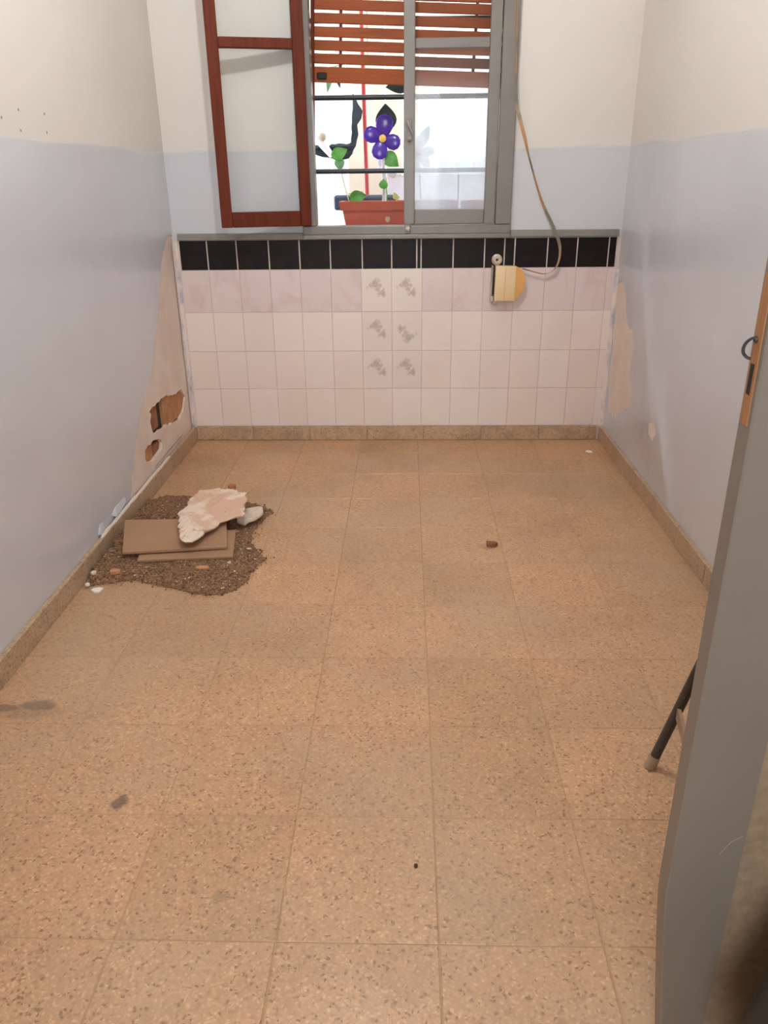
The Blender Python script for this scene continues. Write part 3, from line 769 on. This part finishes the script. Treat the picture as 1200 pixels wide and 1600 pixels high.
# hanging leaves under the shutter
hp = empty('hanging_plant', (-0.2, 4.62, 1.84)); tag(hp, 'trailing dark green leaves showing just under the shutter', 'plant')
fpart('stem', tube_bm([(-0.40, 4.62, 1.80), (-0.2, 4.62, 1.84), (0.0, 4.62, 1.80)], 0.004, 6), M['stem'], True, hp)
fpart('stem', tube_bm([(-0.2, 4.62, 1.84), (-0.2, 4.52, 2.35), (-0.2, D + 0.232, 2.58)], 0.004, 6), M['stem'], True, hp)
fpart('leaf', leaf_bm((-0.385, 4.61, 1.80), (-0.25, -1), 0.12, 0.035), M['leaf_pale'], True, hp)
fpart('leaf', leaf_bm((-0.37, 4.61, 1.80), (0.25, -1), 0.10, 0.03), M['leaf_dark'], True, hp)
fpart('leaf', leaf_bm((0.02, 4.60, 1.715), (-1, -0.08), 0.13, 0.075), M['leaf_dark'], True, hp)
fpart('tendril', tube_bm([(0.0, 4.62, 1.80), (0.02, 4.605, 1.715)], 0.003, 6), M['stem'], True, hp)

# ---- yard behind: board fence, low wall, pole, cloth, panel, branch
fe = empty('board_fence', (0, 5.30, 0)); tag(fe, 'sunlit fence of upright white and cream boards beyond the window', 'fence')
rr = random.Random(21); x = -1.7; k = 0
while x < 1.9:
    w = 0.112 + rr.uniform(-0.012, 0.012)
    if x < -0.42: mk = 'board_white'
    elif x < -0.13: mk = 'board_cream'
    else: mk = 'board_white' if x > -0.02 else 'board_cream'
    obj('board', box_bm(x, x + w - 0.006, -0.01 + rr.uniform(0, .006), 0.015, 0.0, 2.75, 0.002), M[mk], fe); x += w
for z in (0.5, 2.3): obj('fence_rail', box_bm(-1.7, 1.9, 0.016, 0.055, z, z + 0.07, 0.003), M['board_white'], fe)
lw = empty('low_wall', (0.5, 5.08, 0)); tag(lw, 'low lilac grey block wall behind the purple flower', 'wall')
z = 0
for c in range(6):
    h = 0.215
    for j in range(4):
        obj('block', box_bm(-0.61 + j * 0.42, -0.61 + j * 0.42 + 0.412, -0.06, 0.06, z, z + h - 0.006, 0.004), M['lilac'], lw)
    z += h
obj('coping', box_bm(-0.62, 1.09, -0.075, 0.075, z, z + 0.035, 0.006, 2), M['white_paint'], lw)
po = obj('red_pole', tube_bm([(-0.238, 4.98, 0), (-0.230, 4.98, 1.1), (-0.243, 4.98, 1.8), (-0.25, 4.98, 2.4)], 0.0115, 10), M['red_pole'], None, True); tag(po, 'thin upright red pole standing before the fence', 'pole')
Jp = [(-0.294, 1.70), (-0.268, 1.647), (-0.244, 1.613), (-0.253, 1.575), (-0.271, 1.545), (-0.272, 1.497), (-0.288, 1.44), (-0.308, 1.398), (-0.33, 1.372), (-0.403, 1.368), (-0.472, 1.385), (-0.53, 1.40), (-0.53, 1.447), (-0.434, 1.439), (-0.424, 1.451), (-0.321, 1.45), (-0.313, 1.458), (-0.305, 1.532), (-0.298, 1.609), (-0.300, 1.70)]
def cloth_bm(poly, y0, t):
    return plate_bm(poly, [], lambda u, v, w: Vector((u, y0 + 0.02 * math.sin(u * 31) + 0.015 * math.sin(v * 27) + w, v)), t)
ck = obj('torn_cloth', cloth_bm(rough_line(Jp, 0.02, 0.003, 5), 4.86, 0.016), M['dark_cloth']); tag(ck, 'dark blue-green torn cloth hanging around the white panel', 'cloth')
wp = empty('blank_screen', (-0.43, 4.96, 0)); tag(wp, 'blank white panel standing before the fence boards', 'panel')
obj('sheet', box_bm(-0.30, 0.135, -0.012, 0.012, 1.40, 1.76, 0.004), M['white_paint'], wp)
for px in (-0.22, 0.06): obj('post', box_bm(px - 0.015, px + 0.015, 0.012, 0.035, 0.0, 1.70, 0.002), M['white_paint'], wp)
br = empty('white_branch', (-0.46, 4.78, 1.45)); tag(br, 'pale forked branch with round knot lying over the dark cloth', 'branch')
fpart('limb', tube_bm([(-0.56, 4.80, 1.53), (-0.50, 4.79, 1.49), (-0.455, 4.78, 1.435), (-0.415, 4.78, 1.385)], [0.022, 0.026, 0.022, 0.014], 10), M['white_petal'], True, br)
fpart('knot', blob_bm((-0.463, 4.765, 1.483), (0.019, 0.016, 0.022), 3, 2, 0.1), M['rubber'], True, br)
fpart('twig', tube_bm([(-0.56, 4.80, 1.53), (-0.70, 4.80, 1.55), (-0.9, 4.82, 1.30), (-0.95, 4.84, 0.0)], [0.02, 0.02, 0.025, 0.03], 8), M['white_petal'], True, br)

# ================================================================== STRAP AND WINDER
def ribbon_bm(pts, w, t):
    """flat strap; pts = (point, half-width direction)"""
    bm = bmesh.new(); rings = []
    n = len(pts)
    for i, (p, d) in enumerate(pts):
        p = Vector(p); d = Vector(d).normalized()
        tg = (Vector(pts[min(i + 1, n - 1)][0]) - Vector(pts[max(i - 1, 0)][0])).normalized()
        nn = tg.cross(d).normalized(); d = nn.cross(tg).normalized()
        rings.append([bm.verts.new(p + d * a * w / 2 + nn * b * t / 2) for a, b in ((-1, -1), (1, -1), (1, 1), (-1, 1))])
    for A, B in zip(rings, rings[1:]):
        for k in range(4): bm.faces.new((A[k], A[(k + 1) % 4], B[(k + 1) % 4], B[k]))
    bm.faces.new(rings[0]); bm.faces.new(rings[-1][::-1]); return bm
def catmull(P, m):
    out = []; n = len(P)
    for i in range(n - 1):
        p0, p1, p2, p3 = (Vector(P[max(i - 1, 0)]), Vector(P[i]), Vector(P[i + 1]), Vector(P[min(i + 2, n - 1)]))
        for k in range(m):
            t = k / m
            out.append(0.5 * ((2 * p1) + (p2 - p0) * t + (2 * p0 - 5 * p1 + 4 * p2 - p3) * t * t + (3 * p1 - p0 - 3 * p2 + p3) * t ** 3))
    out.append(Vector(P[-1])); return out
cp = [(0.468, 2.42, .012), (0.470, 1.962, .030), (0.485, 1.60, .034), (0.506, 1.512, .036), (0.533, 1.43, .036), (0.561, 1.341, .036), (0.622, 1.178, .036), (0.690, 1.051, .032), (0.722, 0.985, .026), (0.731, 0.93, .022), (0.721, 0.878, .024), (0.695, 0.850, .026), (0.655, 0.842, .028), (0.61, 0.852, .028), (0.558, 0.866, .026)]
cl3 = catmull([(x, D - d, z) for x, z, d in cp], 6)
twist = []
N_ = len(cl3)
for i, p in enumerate(cl3):
    s = i / (N_ - 1)
    a = 0.95 + 0.45 * math.sin(s * 21) if s < 0.62 else 1.15 + (s - .62) * 0.8
    twist.append((p, (math.cos(a), -math.sin(a), 0.25)))
# width direction stays mostly edge-on to the room, turning a little
st = obj('shutter_strap', ribbon_bm(twist, 0.016, 0.002), M['strap'], None, True)
tag(st, 'worn webbing shutter strap hanging from window frame to winder box', 'strap')
wb = empty('strap_winder', (0.495, D, 0.80)); tag(wb, 'yellowed plastic strap winder box hanging crooked on the wall tiles', 'winder box')
def prism_bm(outline, y0, y1, bev=0.0):
    bm = plate_bm(outline, [], lambda u, v, w: Vector((u, y0 + w, v)), y1 - y0)
    return bm
ox, oz = 0.495, 0.80
case = [(-0.068, 0.076), (0.038, 0.080), (0.038, -0.080), (-0.068, -0.082)]
obj('casing', box_bm(-0.070, 0.030, -0.052, -0.004, -0.084, 0.080, 0.005, 3), M['yellow'], wb, True)
arc = [(0.028, 0.078)] + [(0.028 + 0.047 * math.cos(a), 0.008 + 0.068 * math.sin(a)) for a in [math.radians(70 - 14 * k) for k in range(10)]] + [(0.028, -0.082)]
bm = plate_bm(arc, [], lambda u, v, w: Vector((u, -0.050 + w, v)), 0.045)
obj('curved_cover', bm, M['amber'], wb)
obj('casing_seam', box_bm(-0.022, -0.020, -0.0532, -0.0515, -0.078, 0.074, 0.0), M['amber'], wb)
obj('side_slot', box_bm(-0.0795, -0.0702, -0.045, -0.0005, -0.055, 0.074, 0.002), M['black'], wb)
obj('back_plate', box_bm(-0.086, -0.079, -0.036, -0.0005, -0.062, 0.080, 0.002), M['screw_plate'], wb)
bm = lathe_bm([(0.025, 0), (0.025, 0.008), (0.017, 0.012), (0.007, 0.012), (0.006, 0.008)], 18)
for v in bm.verts: v.co = Vector((-0.062 + v.co.x, -0.002 - v.co.z, 0.105 + v.co.y * 1.05))
sp = obj('screw_lug', bm, M['screw_plate'], wb)
bm = lathe_bm([(0.0045, 0), (0.0045, 0.002)], 10)
for v in bm.verts: v.co = Vector((-0.062 + v.co.x, -0.0135 - v.co.z, 0.105 + v.co.y))
obj('screw_hole', bm, M['black'], sp)
obj('bottom_lug', box_bm(-0.074, -0.050, -0.022, -0.0015, -0.104, -0.084, 0.004, 2), M['screw_plate'], wb)
obj('foot_clip', box_bm(-0.087, -0.072, -0.040, -0.0015, -0.088, -0.060, 0.003, 2), M['screw_plate'], wb)
wb.rotation_euler = (0, math.radians(0.8), 0)

# ================================================================== RUBBLE
pile = [(-0.546, 2.985), (-0.585, 2.84), (-0.60, 2.76), (-0.575, 2.67), (-0.53, 2.60), (-0.512, 2.53), (-0.535, 2.42), (-0.575, 2.295), (-0.673, 2.262), (-0.78, 2.30), (-0.872, 2.345), (-0.95, 2.37), (-1.02, 2.345), (-1.104, 2.32), (-1.104, 2.7), (-1.104, 3.06), (-1.06, 3.15), (-0.98, 3.16), (-0.87, 3.15), (-0.74, 3.10), (-0.63, 3.06)]
pile = rough_line(pile, 0.05, 0.010, 3)
def inside(x, y, P):
    c = False; n = len(P)
    for i in range(n):
        x1, y1 = P[i]; x2, y2 = P[(i + 1) % n]
        if (y1 > y) != (y2 > y) and x < (x2 - x1) * (y - y1) / (y2 - y1) + x1: c = not c
    return c
def edist(x, y, P, closed=True):
    best = 9; n = len(P)
    for i in range(n if closed else n - 1):
        ax, ay = P[i]; bx, by = P[(i + 1) % n]; dx, dy = bx - ax, by - ay
        t = max(0, min(1, ((x - ax) * dx + (y - ay) * dy) / (dx * dx + dy * dy + 1e-12)))
        best = min(best, math.hypot(x - ax - t * dx, y - ay - t * dy))
    return best
_w = [i for i, p in enumerate(pile) if p[0] < -1.085]
pile_open = pile[max(_w):] + pile[:min(_w) + 1]
def pile_h(x, y):
    if not inside(x, y, pile): return 0.0
    d = edist(x, y, pile_open, False); wall = max(0.0, 0.10 - (x + 1.104))
    return min(0.022, 0.30 * d) + 0.05 * wall * min(1, d * 20) + 0.004 * noise.noise(Vector((x * 40, y * 40, 0)))
verts = []; faces = []; idx = {}
stp = 0.009
nx, ny = int(0.62 / stp), int(0.95 / stp)
for i in range(nx + 1):
    for j in range(ny + 1):
        x, y = -1.104 + i * stp, 2.24 + j * stp
        if inside(x, y, pile):
            idx[i, j] = len(verts); verts.append((x, y, max(0.0008, pile_h(x, y) + 0.0025 * noise.noise(Vector((x * 170, y * 170, 3))))))
for (i, j), a in list(idx.items()):
    q = [idx.get(k) for k in ((i, j), (i + 1, j), (i + 1, j + 1), (i, j + 1))]
    if None not in q: faces.append(q)
rr = random.Random(8)
ico = bmesh.new(); bmesh.ops.create_icosphere(ico, subdivisions=1, radius=1)
iv = [v.co.copy() for v in ico.verts]; jf = [[v.index for v in f.verts] for f in ico.faces]; ico.free()
cnt = 0
while cnt < 4200:
    x, y = rr.uniform(-1.102, -0.46), rr.uniform(2.20, 3.22)
    ins = inside(x, y, pile)
    if not ins:
        if x < -1.09 or edist(x, y, pile) > 0.03 * rr.random() ** 3: continue
    s = 0.0014 + 0.0034 * rr.random() ** 6
    if ins and rr.random() < 0.008: s = rr.uniform(0.004, 0.008)
    b0 = len(verts); zc = pile_h(x, y) + s * 0.4 if ins else s * 0.6
    sx, sy, sz = (s * rr.uniform(.7, 1.3) for _ in range(3)); a = rr.uniform(0, 6.28); ca, sa = math.cos(a), math.sin(a)
    for v in iv:
        vx, vy, vz = v.x * sx, v.y * sy, v.z * sz
        verts.append((x + vx * ca - vy * sa, y + vx * sa + vy * ca, max(0.0003, zc + vz)))
    faces += [[b0 + k for k in f] for f in jf]; cnt += 1
me = bpy.data.meshes.new('gravel_pile'); me.from_pydata(verts, [], faces); me.update(); me.materials.append(M['gravel'])
gp = bpy.data.objects.new('gravel_pile', me); COL.objects.link(gp)
tag(gp, 'dark brown pile of fine rubble and dirt beside left wall', 'rubble', kind='stuff')

def quad_slab(name, corners, t, mat, label, cat):
    bm = bmesh.new(); c = [Vector(p) for p in corners]
    T = [bm.verts.new(p) for p in c]; B = [bm.verts.new(p - Vector((0, 0, t))) for p in c]
    bm.faces.new(T); bm.faces.new(B[::-1])
    for k in range(4): bm.faces.new((T[k], T[(k + 1) % 4], B[(k + 1) % 4], B[k]))
    bmesh.ops.bevel(bm, geom=bm.edges[:], offset=0.0015, segments=1, affect='EDGES')
    o = obj(name, bm, mat); tag(o, label, cat); return o
quad_slab('brown_board', [(-1.018, 2.490, 0.052), (-0.652, 2.545, 0.049), (-0.700, 2.765, 0.062), (-1.080, 2.715, 0.080)], 0.011, M['card'], 'upper plain brown board lying on the gravel, plaster piece across it', 'board')
quad_slab('brown_board', [(-0.958, 2.462, 0.0335), (-0.622, 2.497, 0.0335), (-0.653, 2.707, 0.041), (-0.985, 2.672, 0.048)], 0.010, M['card'], 'lower brown board, only its front edge showing under the upper one', 'board')
out1 = [(-0.885, 2.764), (-0.88, 2.86), (-0.88, 2.929), (-0.863, 3.009), (-0.789, 3.043), (-0.752, 3.017), (-0.726, 3.043), (-0.697, 2.985), (-0.661, 2.985), (-0.635, 2.835), (-0.631, 2.746), (-0.677, 2.715), (-0.705, 2.687), (-0.721, 2.638), (-0.742, 2.605), (-0.744, 2.566), (-0.769, 2.515), (-0.814, 2.52), (-0.833, 2.581), (-0.852, 2.645)]
out1 = rough_line(out1, 0.020, 0.007, 6)
zf = lambda x, y: 0.0745 + 0.012 * max(0, (x + 0.85)) + 0.006 * noise.noise(Vector((x * 9, y * 9, 2)))
pc = obj('plaster_piece', slab_bm(out1, lambda x, y: max(zf(x, y), 0.072), 0.010, 3, 0.0025), M['chunk']); tag(pc, 'large ragged pinkish piece of fallen plaster resting on brown board', 'plaster piece')
out2 = rough_line([(-0.675, 2.90), (-0.631, 2.935), (-0.585, 2.938), (-0.578, 2.865), (-0.600, 2.82), (-0.634, 2.772), (-0.668, 2.80)], 0.02, 0.004, 9)
p2 = obj('plaster_piece', slab_bm(out2, lambda x, y: 0.026 + 0.10 * max(0, (2.95 - y)) * 0.2, 0.013, 5, 0.003), M['chunk_white']); tag(p2, 'smaller whitish plaster piece behind the right of the large one', 'plaster piece')
def chip(name, x, y, r, h, mat, label, seed, sx=1.0, z=0.0, cat='chip'):
    rr = random.Random(seed); n = 7; a0 = rr.random() * 6
    out = [(x + math.cos(a0 + 6.283 * k / n) * r * sx * rr.uniform(.65, 1.15), y + math.sin(a0 + 6.283 * k / n) * r * rr.uniform(.65, 1.15)) for k in range(n)]
    o = obj(name, slab_bm(out, lambda u, v: z, h, seed, h * 0.15), mat); tag(o, label, cat); return o
gz = lambda x, y: max(0.0005, pile_h(x, y) - 0.001)
chip('plaster_chip', -1.045, 2.298, 0.017, 0.006, M['chip_white'], 'largest white chip on bare floor at near end of the gravel', 1, 1.3, 0.0005)
chip('plaster_chip', -1.085, 2.318, 0.010, 0.006, M['chip_white'], 'small white chip between gravel and left skirting', 2, 1.0, 0.0105)
chip('plaster_chip', -1.088, 2.385, 0.012, 0.008, M['chunk_white'], 'whitish chip on near end of gravel against left skirting', 3, 1.0, gz(-1.088, 2.385))
chip('brick_crumb', -1.015, 2.40, 0.017, 0.010, M['brick'], 'orange brick crumb on near end of the gravel', 4, 1.4, gz(-1.015, 2.40))
chip('brick_crumb', -0.715, 2.425, 0.014, 0.006, M['brick'], 'thin orange brick sliver just before the lower brown board', 5, 1.9, gz(-0.715, 2.425))
chip('brick_crumb', -1.06, 2.62, 0.015, 0.010, M['brick_dark'], 'reddish crumb between brown board and left skirting', 6, 1.2, gz(-1.06, 2.62))
chip('plaster_chip', -0.628, 2.46, 0.008, 0.005, M['chunk_white'], 'tiny pale chip on gravel right of the lower board', 7, 1.2, gz(-0.628, 2.46))
chip('plaster_chip', -0.585, 2.60, 0.009, 0.005, M['chunk_white'], 'tiny pale chip at the right edge of the gravel', 8, 1.2, gz(-0.585, 2.60))
chip('brick_crumb', -0.73, 3.035, 0.020, 0.014, M['brick_dark'], 'reddish lump on the far edge of the large plaster piece', 10, 1.1, 0.082)
chip('floor_pebble', 0.320, 2.654, 0.019, 0.014, M['brick_dark'], 'small dark pebble alone in the middle of the floor', 11, 1.2, 0.0003, 'pebble')
chip('paper_scrap', 0.915, 3.74, 0.022, 0.003, M['white_paint'], 'white scrap on the floor near the far right corner', 12, 0.8, 0.0003, 'scrap')
chip('dirt_crumb', 0.02, 1.165, 0.005, 0.004, M['mortar'], 'black crumb on the floor in the near middle', 13, 1.0, 0.0003, 'crumb')

# ================================================================== DOOR, STOOL, BAG, LAMP
door = empty('door_1', (0, 0, 0)); tag(door, 'grey painted panel door standing open at right with bare lock edge', kind='structure')
DX, DY0, DY1 = 0.359, 0.792, 0.825
def warp(z): return 0.0 if z > 0.36 else 0.037 * ((0.36 - z) / 0.34) ** 1.15
bm = bmesh.new(); rings = []
zs = [0.012 + i * 0.03 for i in range(14)] + [0.5, 0.8, 1.0, 1.4, 2.0]
for z in zs:
    w_ = warp(z); e = 0.002
    rings.append([bm.verts.new(p) for p in ((DX + w_ + e, DY0, z), (0.450, DY0, z), (0.450, DY1, z), (DX + w_ + e, DY1, z), (DX + w_, DY1 - e, z), (DX + w_, DY0 + e, z))])
for A, B in zip(rings, rings[1:]):
    for k in range(6): bm.faces.new((A[k], A[(k + 1) % 6], B[(k + 1) % 6], B[k]))
bm.faces.new(rings[0]); bm.faces.new(rings[-1][::-1])
ds = obj('lock_stile', bm, M['door'], door)
box('hinge_stile', 0.905, 0.995, DY0, DY1, 0.012, 2.0, M['door'], door, 0.002)
for z0, z1 in ((0.95, 1.07), (1.88, 2.0)): box('door_rail', 0.4505, 0.9045, DY0, DY1, z0, z1, M['door'] if z0 > 1.5 else M['door_panel'], door, 0.001)
for z0, z1 in ((0.012, 0.9495), (1.0705, 1.8795)): box('door_panel', 0.4505, 0.9045, DY0 + 0.008, DY1 - 0.008, z0, z1, M['door_panel'], door, 0)
lk = box('lock_strip', DX - 0.0012, DX + 0.004, 0.801, 0.8185, 1.034, 1.188, M['raw_wood'], door, 0.0)
lk['label'] = 'bare orange wood strip where lock plate was'
obj('lock_slot', box_bm(DX - 0.0018, DX + 0.003, 0.8065, 0.8145, 1.066, 1.098), M['black'], lk)
obj('pull_loop', tube_bm(catmull([(DX + 0.001, 0.813, 1.122), (DX - 0.003, 0.816, 1.1235), (DX - 0.007, 0.820, 1.119), (DX - 0.0085, 0.823, 1.112), (DX - 0.007, 0.824, 1.106), (DX - 0.003, 0.8225, 1.102), (DX + 0.001, 0.820, 1.101)], 5), 0.0017, 6), M['cord'], door, True)
obj('cord_knot', blob_bm((DX - 0.002, 0.812, 1.123), (0.003, 0.004, 0.004), 1, 1, 0.2), M['cord'], door, True)
bm = tube_bm(catmull([(0.42, DY0 - 0.0002, 0.44), (0.432, DY0 - 0.0002, 0.462), (0.446, DY0 - 0.0002, 0.472)], 4), 0.0006, 5)
obj('paint_scratch', bm, M['scratch'], door)
for z in (0.3, 1.0, 1.75):
    obj('hinge', tube_bm([(1.0, DY0 - 0.004, z - 0.04), (1.0, DY0 - 0.004, z + 0.04)], 0.006, 8), M['screw_plate'], door)

# stool half hidden behind the door
sx_, sy_ = 0.722, 1.255
sto = empty('metal_stool', (sx_, sy_, 0)); tag(sto, 'stool with dark metal legs, one showing past the grey door', 'stool')
feet = [(0.572, 1.463), (0.500, 1.085), (0.945, 1.425), (0.873, 1.047)]
topz = 0.44
def leg_top(f): return (f[0] + (sx_ - f[0]) * 0.62, f[1] + (sy_ - f[1]) * 0.18, topz)
tops = [leg_top(f) for f in feet]
at = lambda i, z: Vector((feet[i][0], feet[i][1], 0)).lerp(Vector(tops[i]), z / topz)
off = Vector((sx_, sy_, 0))
for i in range(4):
    a = at(i, 0.028) - off; b = Vector(tops[i]) - off
    lg_ = obj('leg', tube_bm([a, b], 0.0115, 10), M['tube'], sto, True)
    f0 = Vector((feet[i][0], feet[i][1], 0.0)) - off
    obj('rubber_foot', tube_bm([f0 + Vector((0, 0, 0.001)), at(i, 0.036) - off], [0.0145, 0.0125], 10), M['rubber'], lg_, True)
for i, j in ((0, 1), (2, 3), (0, 2), (1, 3)):
    z = 0.172 if (i, j) in ((0, 1), (2, 3)) else 0.30
    a, b = at(i, z) - off, at(j, z) - off
    d = (b - a).normalized(); s_ = Vector((-d.y, d.x, 0)) * 0.004
    bm = bmesh.new(); R_ = []
    for p in (a, b): R_.append([bm.verts.new(p + s_ * k + Vector((0, 0, m))) for k, m in ((-1, -0.014), (1, -0.014), (1, 0.014), (-1, 0.014))])
    for k in range(4): bm.faces.new((R_[0][k], R_[0][(k + 1) % 4], R_[1][(k + 1) % 4], R_[1][k]))
    bm.faces.new(R_[0]); bm.faces.new(R_[1][::-1])
    obj('stretcher', bm, M['flat_bar'], sto)
obj('seat', box_bm(-0.085, 0.145, -0.175, 0.175, topz - 0.005, topz + 0.022, 0.008, 3), M['seat'], sto)

bm = blob_bm((0.585, 0.66, 0.25), (0.150, 0.085, 0.25), 4, 4, 0.08)
for v in bm.verts:
    v.co.z = max(0.001, v.co.z)
    q = noise.noise(v.co * 14); v.co += Vector((q, q * .5, 0)) * 0.008
bg_ = empty('black_bag', (0.60, 0.66, 0)); tag(bg_, 'dark bag standing before the door at lower right edge', 'bag')
fpart('bag_body', bm, M['bag'], True, bg_)
fpart('bag_neck', tube_bm([(0.60, 0.66, 0.43), (0.605, 0.66, 0.475), (0.61, 0.655, 0.53)], [0.05, 0.022, 0.05], 12), M['bag'], True, bg_)

lamp = empty('ceiling_bulb', (BULB_POS[0], BULB_POS[1], ZC)); tag(lamp, 'bare bulb hanging on a short flex from the ceiling', 'lamp')
obj('ceiling_rose', lathe_bm([(0.05, -0.001), (0.045, -0.02), (0.012, -0.028)], 18), M['ceramic'], lamp, True)
dz = BULB_POS[2] - ZC
obj('flex', tube_bm([(0, 0, -0.025), (0, 0, dz + 0.11)], 0.004, 6), M['ceramic'], lamp)
obj('lamp_holder', lathe_bm([(0.010, dz + 0.12), (0.020, dz + 0.105), (0.020, dz + 0.055)], 14), M['ceramic'], lamp, True)
obj('bulb', lathe_bm([(0.014, dz + 0.056), (0.022, dz + 0.042), (0.036, dz + 0.01), (0.036, dz - 0.012), (0.024, dz - 0.032), (0.006, dz - 0.04)], 18), M['bulb'], lamp, True)
